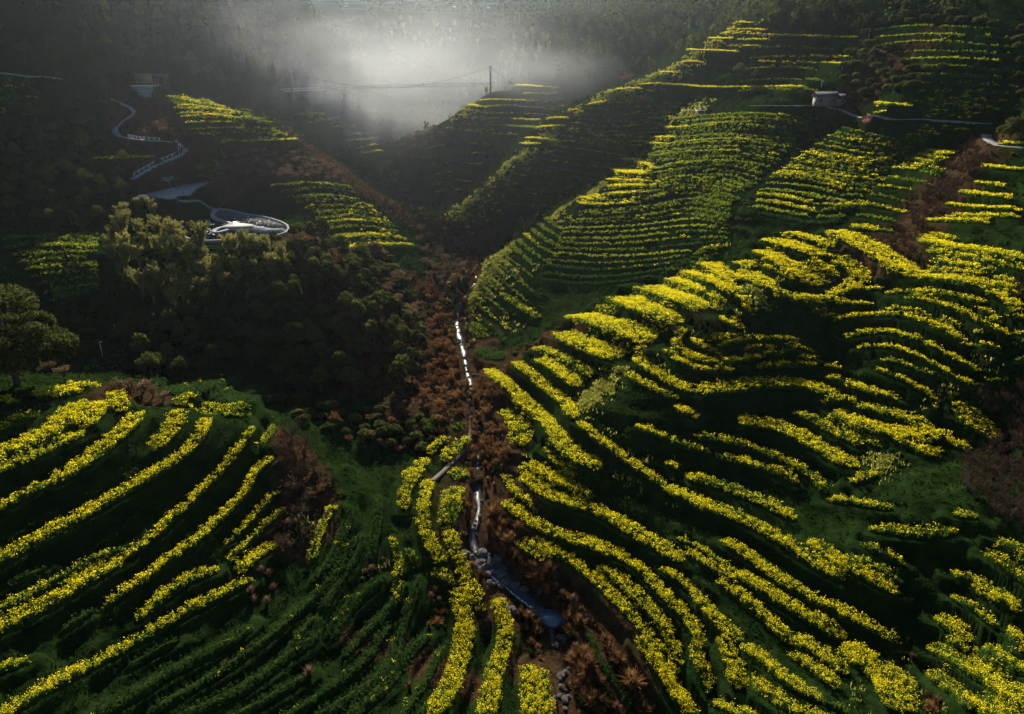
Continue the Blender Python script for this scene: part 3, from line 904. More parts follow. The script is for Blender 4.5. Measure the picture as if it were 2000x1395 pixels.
def terrain_material():
    m = bpy.data.materials.new("terrain_grass"); m.use_nodes = True; t = m.node_tree; b = t.nodes["Principled BSDF"]
    b.inputs["Roughness"].default_value = 1.0; b.inputs["Specular IOR Level"].default_value = 0.0
    tc = t.nodes.new("ShaderNodeTexCoord")
    def noise(s, d=6, r=.6):
        n = t.nodes.new("ShaderNodeTexNoise"); n.inputs["Scale"].default_value = s; n.inputs["Detail"].default_value = d; n.inputs["Roughness"].default_value = r
        t.links.new(tc.outputs["Object"], n.inputs["Vector"]); return n.outputs[0]
    def ramp(src, a, ca, bb, cb):
        r = t.nodes.new("ShaderNodeValToRGB"); e = r.color_ramp.elements
        e[0].position = a; e[0].color = (*ca, 1); e[1].position = bb; e[1].color = (*cb, 1); t.links.new(src, r.inputs[0]); return r.outputs[0]
    g = ramp(noise(0.35), .35, (.005, .012, .003), .68, (.014, .030, .007))
    d = ramp(noise(0.6), .35, (.022, .013, .007), .68, (.060, .038, .019))
    at_ = t.nodes.new("ShaderNodeAttribute"); at_.attribute_name = "dry"
    ad = t.nodes.new("ShaderNodeMath"); ad.operation = 'MULTIPLY_ADD'; ad.inputs[1].default_value = 0.6; t.links.new(noise(0.12, 5), ad.inputs[0]); t.links.new(at_.outputs["Fac"], ad.inputs[2])
    f = ramp(ad.outputs[0], .42, (0, 0, 0), .85, (1, 1, 1))
    mx = t.nodes.new("ShaderNodeMix"); mx.data_type = 'RGBA'; t.links.new(f, mx.inputs[0]); t.links.new(g, mx.inputs[6]); t.links.new(d, mx.inputs[7])
    t.links.new(mx.outputs[2], b.inputs["Base Color"])
    bp = t.nodes.new("ShaderNodeBump"); bp.inputs["Strength"].default_value = 0.8; bp.inputs["Distance"].default_value = 0.5
    t.links.new(noise(1.6, 8, .7), bp.inputs["Height"]); t.links.new(bp.outputs[0], b.inputs["Normal"])
    return m
ii = (np.arange(NA - 1)[:, None] * NR + np.arange(NR - 1)[None]).ravel()
tme = npmesh("terrain", np.stack([VX, VY, ZT], -1).reshape(-1, 3), np.stack([ii, ii + 1, ii + NR + 1, ii + NR], 1)[:, ::-1], terrain_material(), True)
if tme.polygons[0].normal.z < 0: tme.flip_normals()
at_ = tme.attributes.new("dry", 'FLOAT', 'POINT'); at_.data.foreach_set("value", DRY.ravel().astype(np.float32))
tag(obj("terrain", tme), kind="structure", label="steep terraced valley sides of grass and dry scrub")

def ground(x, y): return bil(ZT, np.asarray(x, float), np.asarray(y, float))

# ------------------------------------------------------------------ crops
M_FOL = leafy("rape_foliage", (.045, .080, .009), (.27, .32, .022), .5, None)
M_FLO = leafy("rape_blossom", (.46, .42, .010), (.95, .78, .014), .5, None, False)
M_FOLD = leafy('young_rape_foliage', (.010, .030, .009), (.050, .092, .022), .4, None)
ORD = ["zeroth","first","second","third","fourth","fifth","sixth","seventh","eighth","ninth","tenth","eleventh","twelfth","thirteenth","fourteenth","fifteenth","sixteenth","seventeenth","eighteenth","nineteenth"]
TENS = {2:"twent",3:"thirt",4:"fort",5:"fift",6:"sixt",7:"sevent",8:"eight",9:"ninet"}
def ordinal(n):
    if n < 20: return ORD[n]
    if n >= 100: return "hundred" + ("th" if n == 100 else " and " + ordinal(n - 100))
    t, u = divmod(n, 10)
    return TENS[t] + ("ieth" if u == 0 else "y-" + ORD[u])
byz = {}
for s in strips: byz.setdefault(s['zone'], []).append(s)
for z, L in byz.items():
    L.sort(key=lambda s: s['p'][:, 1].mean())
    for i, s in enumerate(L): s['rank'] = i + 1; s['of'] = len(L)

for s in strips:
    s['px'] = np.linalg.norm(np.diff(s['p'], axis=0), axis=1).sum() * s['w']
order = sorted(strips, key=lambda s: -s['px'])
for i, s in enumerate(order): s['own'] = i < 296
rest_f, rest_b, rest_h = MB(), MB(), MB()
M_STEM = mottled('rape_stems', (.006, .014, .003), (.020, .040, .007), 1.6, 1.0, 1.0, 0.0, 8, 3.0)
for s in strips:
    p = s['line']; n = len(p); hw = s['hw']; h = s['h']; dist = s['dist']; yel = s['yel']
    d = np.gradient(p[:, :2], axis=0); d /= np.linalg.norm(d, axis=1)[:, None] + 1e-9
    nr = np.c_[-d[:, 1], d[:, 0]]
    arc = np.r_[0, np.cumsum(np.linalg.norm(np.diff(p[:, :2], axis=0), axis=1))]
    L = arc[-1]
    endf = np.clip(np.minimum(arc, L - arc) / max(1.5, hw), 0, 1) ** 0.5          # rounded ends
    sd0 = rng.uniform(0, 100)
    wl = hw * (0.86 + 0.30 * vnoise(arc / 3.5 + sd0, arc * 0, 60)) * (0.45 + 0.55 * endf)
    wr = hw * (0.86 + 0.30 * vnoise(arc / 3.5 + sd0 + 50, arc * 0, 60)) * (0.45 + 0.55 * endf)
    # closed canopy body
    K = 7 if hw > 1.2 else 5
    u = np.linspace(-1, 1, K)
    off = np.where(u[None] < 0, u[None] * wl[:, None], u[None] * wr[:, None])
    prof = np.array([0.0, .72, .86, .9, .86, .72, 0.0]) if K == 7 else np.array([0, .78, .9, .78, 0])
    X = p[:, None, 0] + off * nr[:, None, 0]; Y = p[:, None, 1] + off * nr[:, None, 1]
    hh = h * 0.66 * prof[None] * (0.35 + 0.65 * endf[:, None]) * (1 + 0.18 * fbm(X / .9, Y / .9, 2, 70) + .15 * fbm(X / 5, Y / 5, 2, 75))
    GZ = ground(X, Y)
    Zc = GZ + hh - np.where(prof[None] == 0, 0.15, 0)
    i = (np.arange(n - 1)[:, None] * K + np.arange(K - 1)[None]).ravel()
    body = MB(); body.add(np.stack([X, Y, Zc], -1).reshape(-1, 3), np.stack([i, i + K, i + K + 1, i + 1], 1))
    # the plants themselves, sown in lines along the strip: leafy stem below, blossom on top
    ps = float(np.clip(dist * 0.0033, 0.28, .95))
    rows = max(1, int(round(2 * hw / max(ps * 1.5, .75)))); sp = 2 * hw / rows
    cnt = int(min(7000, L * 2 * hw / ps ** 2))
    t = rng.uniform(-.2, L + .2, cnt); rw = rng.integers(0, rows, cnt)
    o_ = (rw + .5 + rng.normal(size=cnt) * .26) * sp - hw
    wle = np.interp(t, arc, wl); wre = np.interp(t, arc, wr)
    kp = (o_ > -wle * 1.08 - .1) & (o_ < wre * 1.08 + .1) & (rng.random(cnt) < 1.12 + .45 * vnoise(t / 1.7 + sd0 * 3, rw * 7.3, 61))
    t, o_ = t[kp], o_[kp]; m = len(t)
    x = np.interp(t, arc, p[:, 0]) + o_ * np.interp(t, arc, nr[:, 0]); y = np.interp(t, arc, p[:, 1]) + o_ * np.interp(t, arc, nr[:, 1])
    z = ground(x, y); e = np.interp(t, arc, endf)
    top = h * (0.55 + 0.45 * e) * rng.uniform(.78, 1.16, m) * (1 + .16 * fbm(x / 5, y / 5, 2, 75))
    cs = ps * 0.22
    kl = 6 if yel < .5 else 5
    c = np.repeat(np.c_[x, y, z], kl, 0) + rng.normal(size=(m * kl, 3)) * [ps * .26, ps * .26, 0]
    c[:, 2] += np.repeat(top, kl) * rng.uniform(.35, .95, m * kl)
    hull, body = body, MB()
    rand_cards(body, c, cs * rng.uniform(.8, 1.5, m * kl), .8, .8)
    if s['own']:
        o = empty("rapeseed_strip", p[n // 2]); body.v = [q - p[n // 2] for q in body.v]
        body.build("foliage", M_FOL if yel > .13 or dist > 230 else M_FOLD, o); hull.v = [q - p[n // 2] for q in hull.v]; hull.build("stems", M_STEM, o)
    else:
        rest_h.add(np.concatenate(hull.v), np.concatenate(hull.f[4]))
        rest_f.add(np.concatenate(body.v), np.concatenate(body.f[4]))
    fr = np.clip(yel * .90 - .03 + .42 * fbm(x / 9 + sd0, y / 9, 3, 80) * (.35 + .65 * min(1, 4 * yel) * (1 - .45 * max(0, yel - .5) * 2)), 0, 1)
    kf = np.where(yel < .12, rng.random(m) < yel * .15, rng.random(m) < .06 + .86 * fr)
    xf, yf, zf, tf = x[kf], y[kf], z[kf], top[kf]; m = len(xf)
    if m > 2:
        k = 9
        c = np.repeat(np.c_[xf, yf, zf + tf], k, 0) + rng.normal(size=(m * k, 3)) * [ps * .55, ps * .55, .05 + ps * .05]
        fl = MB(); rand_cards(fl, c, cs * rng.uniform(.45, .95, m * k), .3)
        if s['own']:
            fl.v = [q - p[n // 2] for q in fl.v]; fl.build("blossom", M_FLO, o)
        else: rest_b.add(np.concatenate(fl.v), np.concatenate(fl.f[4]))
    if not s['own']: continue
    word = "bright yellow" if yel > .78 else "yellow-green" if yel > .4 else "dark green"
    size = "long" if L > 28 else "short" if L < 11 else ""
    lab = f"{(size + ' ') if size else ''}{word} rapeseed strip on {s['zone']}, {ordinal(s['rank'])} from the top"
    tag(o, lab, "crop strip", "rapeseed strips on " + s['zone'])
o = empty("distant_rapeseed_rows", (0, 0, 0)); rest_f.build("foliage", M_FOL, o); rest_b.build("blossom", M_FLO, o); rest_h.build("stems", M_STEM, o)
tag(o, 'many thin distant rapeseed rows on the upper hillsides', 'crop rows', kind='stuff')
print("STRIPS", len(strips))
# ------------------------------------------------------------------ plants: one of each kind is built, then copied
M_BARK = mottled("bark", (.045, .032, .022), (.09, .07, .05), 4, 1.0, .5, 0.0)
M_EVER = leafy("evergreen_leaf", (.018, .028, .008), (.088, .100, .026), .45)
M_BAMB = leafy("bamboo_leaf", (.10, .11, .028), (.27, .245, .07), .5)
M_CONI = leafy("conifer_needle", (.010, .018, .008), (.030, .042, .014), .25)
M_DRYL = leafy("dry_silver_grass", (.085, .040, .014), (.24, .125, .05), .4)
M_TANL = leafy("tan_dry_leaf", (.075, .048, .028), (.19, .125, .075), .4)
M_TWIG = mottled("bare_twig", (.040, .026, .019), (.080, .052, .038), 5, 1.0, .2, 0.0)
M_BRWN = leafy('brown_silver_grass', (.055, .030, .013), (.17, .095, .042), .4)
M_PINK = leafy("pink_blossom", (.35, .12, .13), (.55, .24, .24), .4)
M_GRAS = leafy("slope_grass", (.006, .015, .003), (.028, .045, .008), .5)
M_FERN = leafy("dry_bracken", (.055, .030, .014), (.15, .092, .042), .45)

M_SUNTINT = leafy("sun_tinted_grass", (.17, .185, .03), (.42, .42, .075), .5)  # grass colour lightened and warmed to imitate low sun on the ribs
def crown_points(lobes, per):
    out = []
    for c, r in lobes:
        k = max(12, int(per * r[0] ** 1.6)); v = rand_unit(k); v[:, 2] = np.where(v[:, 2] < -.35, -v[:, 2] * .6, v[:, 2])
        out.append(np.asarray(c) + v * np.asarray(r) * rng.uniform(.72, 1.06, (k, 1)))
    return np.concatenate(out)

def P_broadleaf(h=8.0, r=3.2, nl=13, per=95, leaf=.24, mat=None, ls=1.0):
    tr = MB(); hz = h * .42
    bend = rng.uniform(-.5, .5, 2)
    tr.tube([(0, 0, -1.5), (0, 0, 0), (bend[0] * .4, bend[1] * .4, hz * .6), (bend[0], bend[1], hz), (bend[0], bend[1], h * .75)], np.array([.3, .24, .17, .13, .05]) * max(1.0, h / 7), 6)
    lobes = [((bend[0], bend[1], h * .80), (r * .55, r * .55, h * .19))]
    for k in range(nl):
        a = k * 2.4 + rng.uniform(-.4, .4); q = rng.uniform(.35, .8); zz = h * ((.46 if h < 15 else .26) + (.34 if h < 15 else .52) * rng.random() * (1.15 - q))
        c = (bend[0] + math.cos(a) * r * q, bend[1] + math.sin(a) * r * q, zz); s = rng.uniform(.30, .46) * r * ls
        lobes.append((c, (s, s, s * .72)))
        if k % 2 == 0: tr.tube([(bend[0] * .7, bend[1] * .7, hz * .8), (bend[0] + math.cos(a) * r * q * .5, bend[1] + math.sin(a) * r * q * .5, (hz + zz) * .5), c], [.10, .07, .025], 5)
    cr = MB(); rand_cards(cr, crown_points(lobes, per), leaf * rng.uniform(.7, 1.3, 1)[0], .5)
    return [("trunk", tr.mesh("trunk", M_BARK)), ("crown", cr.mesh("crown", mat or M_EVER))]

def P_bamboo(h=9.0, n=15, spread=2.6):
    tr = MB(); cr = MB(); pts = []; dirs = []
    for k in range(n):
        a = rng.uniform(0, 6.28); q = spread * rng.uniform(.25, 1); hh = h * rng.uniform(.7, 1.05); b = rng.uniform(0, .8, 2) - .4
        t = np.linspace(0, 1, 7)
        L = np.c_[b[0] + math.cos(a) * q * t ** 2.6, b[1] + math.sin(a) * q * t ** 2.6, hh * (t - .13 * t ** 4) - .8 * (t == 0)]
        tr.tube(L, .05 * (1.05 - t), 4)
        for j in range(16):
            u = .42 + .58 * (j + rng.random()) / 16; c = np.array([np.interp(u, t, L[:, i]) for i in range(3)])
            m = 7; w = (.95 - .55 * abs(u - .68) / .3) * .75
            pts.append(c + rng.normal(size=(m, 3)) * [w, w, .34] * .62 + [math.cos(a) * .2, math.sin(a) * .2, -.1])
    rand_cards(cr, np.concatenate(pts), .26, .1, .42)
    return [("culm", tr.mesh("culm", M_BAMB)), ("crown", cr.mesh("crown", M_BAMB))]

def P_conifer(h=10.0, r=2.0):
    tr = MB(); tr.tube([(0, 0, -1.5), (0, 0, h * .5), (0, 0, h)], [.22, .13, .02], 6)
    c = []
    for k in range(19):
        t = (k + .5) / 19; rr = r * (1.08 - t) ** .85 * rng.uniform(.8, 1.1); zz = h * (.12 + .88 * t)
        m = int(20 + 75 * (1 - t)); a = rng.uniform(0, 6.28, m); q = rr * np.sqrt(rng.random(m))
        c.append(np.c_[np.cos(a) * q, np.sin(a) * q, zz - .35 * q + rng.normal(size=m) * .12])
    cr = MB(); rand_cards(cr, np.concatenate(c), .25, .2, .7)
    return [("trunk", tr.mesh("trunk", M_BARK)), ("crown", cr.mesh("crown", M_CONI))]

def P_bare(h=4.0, lim=6, leaf=0, mat=None, spread=.9):
    tr = MB(); tw = MB(); tips = []
    for k in range(lim):
        a = k * 6.28 / lim + rng.uniform(-.4, .4); q = h * spread * rng.uniform(.25, .55); zz = h * rng.uniform(.5, .8)
        e = np.array([math.cos(a) * q, math.sin(a) * q, zz]); tr.tube([(0, 0, -.5), e * [.25, .25, .45], e], [.10, .07, .035], 5)
        for j in range(6):
            f = rng.uniform(.4, 1); b = e * [f, f, f ** .8]; d = rand_unit(1)[0]; d[2] = abs(d[2]) + .35; e2 = b + d * h * rng.uniform(.14, .28)
            tw.tube([b, (b + e2) / 2 + rng.normal(size=3) * .06, e2], [.035, .025, .012], 3)
            for m in range(5):
                b3 = b + (e2 - b) * rng.uniform(.3, 1); d = rand_unit(1)[0]; d[2] = abs(d[2]) + .2; e3 = b3 + d * h * rng.uniform(.08, .16)
                tw.tube([b3, e3], [.02, .008], 3); tips.append(e3)
    out = [("trunk", tr.mesh("trunk", M_TWIG)), ("twigs", tw.mesh("twigs", M_TWIG))]
    if leaf:
        tp = np.array(tips); tp = tp[rng.integers(0, len(tp), leaf)] + rng.normal(size=(leaf, 3)) * h * .05
        lf = MB(); rand_cards(lf, tp, .09 + .012 * h, .2); out.append(("crown", lf.mesh("crown", mat)))
    return out

def P_grass(h=1.7, n=230, mat=None, spread=1.0):
    b = MB(); v = []; f = []
    a = rng.uniform(0, 6.28, n); L = h * rng.uniform(.6, 1.1, n); q = spread * rng.uniform(.05, .95, n) ** 1.2 * L * .72; w = .021 * rng.uniform(.7, 1.6, n)
    r0 = rng.uniform(0, .28, n) * spread
    t = np.array([0, .45, .8, 1.0]); dirx, diry = np.cos(a), np.sin(a)
    out = r0[:, None] + q[:, None] * t ** 1.8; z = L[:, None] * (t - .32 * (q / L)[:, None] * t ** 3) - .1 * (t == 0)
    cx = dirx[:, None] * out; cy = diry[:, None] * out
    ww = w[:, None] * np.array([.8, 1.0, 1.3, .3])
    lft = np.stack([cx - diry[:, None] * ww, cy + dirx[:, None] * ww, z], -1); rgt = np.stack([cx + diry[:, None] * ww, cy - dirx[:, None] * ww, z], -1)
    vv = np.stack([lft, rgt], 2).reshape(-1, 3)
    i = (np.arange(n)[:, None] * 8 + np.arange(3)[None] * 2).ravel()
    b.add(vv, np.stack([i, i + 1, i + 3, i + 2], 1))
    return b.mesh("blades", mat or M_DRYL)

def P_shrub(h=1.6, r=1.3, per=150, mat=None):
    lobes = [((math.cos(k * 2.4) * r * .45 * (k > 0), math.sin(k * 2.4) * r * .45 * (k > 0), h * rng.uniform(.35, .62)), (r * .55, r * .55, h * .40)) for k in range(6)]
    cr = MB(); rand_cards(cr, crown_points(lobes, per * 1.5), .17, .4)
    tr = MB()
    for c, _ in lobes[:4]: tr.tube([(0, 0, -.4), (c[0] * .5, c[1] * .5, c[2] * .5), c], [.06, .045, .02], 4)
    return [("stem", tr.mesh("stem", M_BARK)), ("foliage", cr.mesh("foliage", mat or M_EVER))]

PRO = {
 'broadleaf': [P_broadleaf(h, r, nl) for h, r, nl in ((8, 3.2, 13), (7, 3.4, 14), (9, 3.0, 12), (6, 2.6, 10))],
 'bamboo': [P_bamboo(h, n, s) for h, n, s in ((9, 15, 2.4), (8, 12, 2.1), (10, 17, 2.8))],
 'conifer': [P_conifer(10, 1.9), P_conifer(9, 2.2), P_conifer(11.5, 1.8)],
 'bare': [P_bare(4.2), P_bare(3.6, 7), P_bare(4.8, 6)],
 'brown': [P_bare(3.2, 7, 420, M_TANL, 1.1), P_bare(2.6, 7, 380, M_TANL, 1.2), P_bare(3.6, 6, 460, M_TANL)],
 'rust': [P_bare(2.4, 7, 420, M_DRYL, 1.2), P_bare(2.9, 7, 460, M_DRYL, 1.1)],
 'shrub': [P_shrub(), P_shrub(1.9, 1.5), P_shrub(1.3, 1.4)],
 'sun_tinted': [P_shrub(1.3, 1.2, 110, M_SUNTINT), P_shrub(1.1, 1.4, 100, M_SUNTINT)],  # foliage carries the same painted sunlight as the crest grass
 'pink': [P_bare(4.0, 6, 420, M_PINK)],
}
GRASS = [P_grass(1.7, 230), P_grass(1.4, 200), P_grass(2.0, 260, None, 1.1), P_grass(1.5, 240, M_BRWN), P_grass(1.8, 240, M_BRWN, .9), P_grass(1.2, 200, M_TANL, .8), P_grass(1.1, 220, M_GRAS, 1.0)]
PALE = [P_grass(1.3, 200, M_TANL), P_grass(1.6, 220, M_TANL)]

def place(kind, loc, s=1.0, name="tree", label="", cat="tree", group=None, variant=None, sz=1.0, parts=True):
    pr = PRO[kind]; pr = pr[variant if variant is not None else rng.integers(len(pr))]
    o = empty(name, (loc[0], loc[1], loc[2] - 0.1), float(rng.uniform(0, 6.28)))
    o.scale = (s, s, s * sz)
    for pn, me in pr: obj(pn, me, o)
    return tag(o, label, cat, group)

def place_grass(loc, s, label, group, pale=False):
    L = PALE if pale else GRASS
    o = obj("dry_grass_clump", L[rng.integers(len(L))], None, (loc[0], loc[1], loc[2] - .05), float(rng.uniform(0, 6.28)))
    o.scale = (s, s, s * rng.uniform(.8, 1.15))
    return tag(o, label, "grass clump", group)

def zone_pts(poly, n, gap, seed=0, tries=12):
    poly = np.array(poly, float).reshape(-1, 2); lo, hi = poly.min(0), poly.max(0); out = []
    r = np.random.default_rng(500 + seed)
    for _ in range(tries):
        q = r.uniform(lo, hi, (n * 3, 2)); q = q[in_poly(q[:, 0], q[:, 1], poly)]
        if not len(q): continue
        p, ok = hit(q[:, 0], q[:, 1], ZT)
        for a in p[ok]:
            if len(out) >= n: return np.array(out)
            if WT_at(a[0], a[1]) > .6: continue
            if out and (np.hypot(*(np.array(out)[:, :2] - a[:2]).T) < gap).any(): continue
            out.append(a)
    return np.array(out)
def WT_at(x, y): return float(bil(WT, np.array([x]), np.array([y]))[0])

ZN = [  # kind, name, category, polygon in photo pixels, count, gap m, scale lo/hi, label, group
 ('bamboo','bamboo_clump','bamboo',(205,480,250,420,330,415,350,470,430,500,520,490,560,520,480,600,330,620,230,560),62,3.2,.75,1.1,'feathery bamboo clump on the wooded knoll in front of the pond','bamboo on the knoll'),
 ('broadleaf','evergreen_tree','tree',(440,520,600,450,700,500,780,600,820,680,800,760,640,770,480,760,300,740,215,650,330,620),135,3.5,.6,1.05,'dark evergreen tree in the shaded wood on the knoll','trees on the shaded knoll'),
 ('shrub','evergreen_shrub','shrub',(610,450,690,500,760,590,825,660,815,590,760,500,680,440),45,2.5,1.0,1.7,'rounded evergreen shrub on the right edge of the knoll','shrubs on the knoll edge'),
 ('brown','dry_bush','bush',(660,470,740,560,800,660,830,640,800,560,740,490,690,450),26,3.0,.7,1.2,'tan dry bush on the sunlit right edge of the knoll','dry bushes on the knoll edge'),
 ('broadleaf','forest_tree','tree',(0,0,520,0,540,120,460,180,330,150,300,130,220,130,0,140),95,7,.8,1.3,'dark evergreen tree in the forest on the left mountain','forest on the left mountain'),
 ('conifer','forest_conifer','tree',(60,0,520,0,690,60,700,110,560,180,420,170,300,100,180,120),70,6,.8,1.3,'tall dark conifer in the forest on the left mountain','conifers on the left mountain'),
 ('broadleaf','hillside_tree','tree',(0,150,200,160,215,200,205,260,260,330,250,400,190,460,60,440,0,440),64,5,.6,.95,'dim evergreen tree on the shaded slope left of the winding path','trees on the shaded left slope'),
 ('broadleaf','spur_tree','tree',(480,190,700,110,790,180,760,220,600,240),40,7,.5,.9,'hazy tree on the slope around the left bridge tower','trees round the left bridge tower'),
 ('brown','dry_bush','bush',(330,300,420,300,560,300,640,320,690,370,560,350,420,345,330,335),55,3.2,.6,1.0,'tan dry bush on the scrubby slope between path and spur','dry bushes between path and spur'),
 ('brown','crest_bush','bush',(500,212,600,270,700,340,800,410,870,460,880,440,800,380,700,310,620,260,520,205),60,2.8,.5,.9,'backlit brown bush along the crest of the left spur','bushes on the left spur crest'),
 ('brown','dry_bush','bush',(830,560,860,590,900,560,950,520,920,490,880,470,830,450,790,440,830,500),48,3.2,.6,1.0,'brown bush in the valley pinch below the left spur','bushes in the valley pinch'),
 ('rust','russet_bush','bush',(835,580,880,600,905,700,925,820,915,880,860,860,820,780,850,700),50,3.0,.7,1.1,'russet bush on the left bank of the middle stream','russet bushes left of the stream'),
 ('rust','russet_bush','bush',(925,740,985,760,1000,830,985,900,945,900,930,820),26,2.4,.6,1.0,'russet bush on the right bank of the middle stream','russet bushes right of the stream'),
 ('broadleaf','upper_tree','tree',(1290,0,1480,0,1690,20,1690,60,1640,70,1450,45,1380,80,1300,110),60,6,.6,1.0,'dark tree on the shaded ridge behind the highest terraces','trees behind the highest terraces'),
 ('shrub','upper_shrub','shrub',(1690,60,1820,20,2000,60,2000,190,1800,170,1660,200,1640,130),75,4,1.2,2.2,'dark shrub on the bare slope above the hut','shrubs above the hut'),
 ('brown','upper_bush','bush',(1650,190,1700,120,1780,60,1900,80,1760,160,1700,210),12,4,.6,.9,'brown bush on the slope above the hut','brown bushes above the hut'),
 ('broadleaf','ridge_tree','tree',(1000,60,1100,10,1290,0,1290,90,1150,60,1080,90,1020,110),55,7,.6,1.0,'dark tree on the hazy ridge right of the valley head','trees on the hazy right ridge'),
 ('bamboo','misty_bamboo','bamboo',(960,130,1010,80,1070,70,1080,110,1010,150,975,175),26,5,.8,1.2,'sunlit bamboo standing in the mist right of the bridge','bamboo in the mist'),
 ('bamboo','misty_bamboo','bamboo',(700,60,820,45,950,60,940,95,780,100),36,6,.7,1.1,'pale bamboo along the far edge of the mist','bamboo beyond the mist'),
 ('bare','gully_bush','bush',(1900,275,1935,320,1870,390,1810,440,1770,490,1735,480,1780,420,1850,330),40,2.6,.6,1.0,'leafless brown bush in the gully on the right hillside','bushes in the brown gully'),
 ('bare','dark_bush','bush',(1890,880,1920,790,2000,770,2000,1040,1930,1010,1880,950),60,1.9,.6,1.0,'leafless dark bush in the shaded hollow at right','bushes in the shaded right hollow'),
 ('shrub','terrace_shrub','shrub',(900,380,980,330,1000,420,920,470),14,3,1.0,1.8,'dark shrub at the foot of the far rib','shrubs at the foot of the far rib'),
 ('shrub','valley_shrub','shrub',(500,770,650,800,780,800,860,830,850,900,700,860,560,820),34,2.6,.8,1.4,'dark shrub in the shaded hollow below the knoll','shrubs below the knoll'),
 ('rust','hollow_bush','bush',(600,810,760,820,840,860,820,900,680,870),9,2.6,.5,.8,'dim russet bush in the shaded hollow below the knoll','russet bushes below the knoll'),
 ('bamboo','spur_bamboo','bamboo',(738,325,790,322,812,360,790,375,745,360),9,3,.6,.85,'tall pale bamboo in the grove beside the left spur','bamboo grove beside the left spur'),
 ('sun_tinted','leafy_shrub','shrub',(925,600,1000,480,1085,405,1120,430,1050,510,975,610),70,2.6,.6,1.1,'green shrub with painted sun glow on the flank of the near rib','shrubs on the near rib flank'),
 ('sun_tinted','leafy_shrub','shrub',(885,430,990,325,1080,265,1095,285,1000,370,920,450),50,2.6,.6,1.1,'green shrub with painted sun glow on the flank of the far rib','shrubs on the far rib flank'),
 ('shrub','drain_shrub','shrub',(1615,225,1640,245,1520,370,1440,470,1395,500,1380,480,1440,400,1510,330),40,2.6,.5,.9,'dark shrub in the drain dividing the upper right hillside','shrubs in the upper drain'),
 ('shrub','gully_shrub','shrub',(1390,490,1400,510,1250,580,1110,660,1010,710,1000,690,1100,630,1240,550),40,2.6,.6,1.0,'dark shrub in the shaded gully above the fan of fields','shrubs in the shaded gully'),
 ('brown','valley_bush','bush',(790,250,880,260,900,300,870,400,830,370,800,300),34,4,.6,1.1,'hazy brown bush on the valley sides below the bridge','bushes below the bridge'),
 ('shrub','valley_shrub','shrub',(700,210,800,230,860,250,850,330,780,300,700,250),40,4,1.0,2.0,'hazy green shrub on the valley sides below the bridge','shrubs below the bridge'),
 ('bamboo','spur_foot_bamboo','bamboo',(905,165,960,160,1000,175,960,190,900,195),10,5,.5,.8,'misty bamboo around the right bridge tower','bamboo at the right tower'),
]
for i, (kind, name, cat, poly, n, gap, s0, s1, lab, grp) in enumerate(ZN):
    zp = zone_pts(poly, n, gap, i); fr = zp[:, 0] / zp[:, 1]; q3 = np.quantile(fr, [1 / 3, 2 / 3]); qy = np.quantile(zp[:, 1], [1 / 3, 2 / 3])
    for p, f_ in zip(zp, fr):
        sc = float(rng.uniform(s0, s1)); sw = 'small ' if sc < s0 + (s1 - s0) / 3 else 'large ' if sc > s1 - (s1 - s0) / 3 else ''
        sx = ('left', 'middle', 'right')[int((f_ > q3).sum())]; sy = ('near', 'central', 'far')[int((p[1] > qy).sum())]
        place(kind, p, sc, name, f"{sw}{lab}, {sy} {sx} part" if n > 12 else sw + lab, cat, grp)

def one(kind, px, py, s, name, label, cat="tree", sz=1.0, variant=None, group=None):
    p, _ = hit([px], [py], ZT)
    return place(kind, p[0], s, name, label, cat, group, variant, sz)
one('broadleaf', 978, 322, .95, 'round_tree', 'dark round tree standing alone on the crest of the far rib', variant=2)
one('broadleaf', 970, 352, .45, 'small_tree', 'small dark tree just below the round tree on the far rib', variant=0)
one('bare', 1368, 226, .9, 'bare_tree', 'leafless tree beside the white lookout deck', variant=2)
one('pink', 1254, 200, .9, 'blossom_tree', 'small tree in pink blossom on the upper terraces')
one('pink', 1690, 248, .8, 'plum_tree', 'reddish budding tree below the footpath near the hut')
one('bare', 1685, 232, 1.6, 'bare_tree', 'large leafless tree beside the bend of the footpath', variant=0)
one('bare', 1110, 232, 1.2, 'bare_tree', 'leafless tree on the far rib near the misty spur', variant=1)
one('brown', 1222, 165, 1.5, 'brown_tree', 'reddish-brown tree on the hazy slope behind the far rib', variant=2)
for px, py, s, w in ((1362,636,1.15,'largest'),(1395,648,1.0,'middle'),(1258,690,1.1,'lowest'),(1318,654,.7,'smallest')):
    one('bare', px, py, s, 'crest_tree', f'{w} of the small leafless trees along the sunlit crest')
one('bare', 1773, 505, 1.2, 'gully_tree', 'leafless tree at the lower end of the brown gully', variant=2)
one('bare', 1108, 612, .9, 'bare_tree', 'pale leafless tree on the dark slope above the gully', variant=1)
one('bare', 1990, 578, 1.0, 'bare_tree', 'leafless tree at the right edge beside yellow strips', variant=0)
one('broadleaf', 1440, 150, .9, 'terrace_tree', 'dark bushy tree on a bank of the highest terraces', variant=1)
one('broadleaf', 1475, 155, .7, 'terrace_tree', 'smaller dark tree right of the bushy one on the highest terraces', variant=3)
one('broadleaf', 1418, 160, .6, 'terrace_tree', 'low dark tree left of the bushy one on the highest terraces', variant=3)
one('broadleaf', 1965, 285, 1.15, 'roadside_tree', 'dense green tree on the mound above the right-hand footpath', variant=1)
one('broadleaf', 1995, 272, 1.0, 'roadside_tree', 'dense green tree at the right edge above the footpath', variant=0)
one('broadleaf', 210, 190, .9, 'platform_tree', 'sunlit tree at the left end of the viewing platform', variant=2)

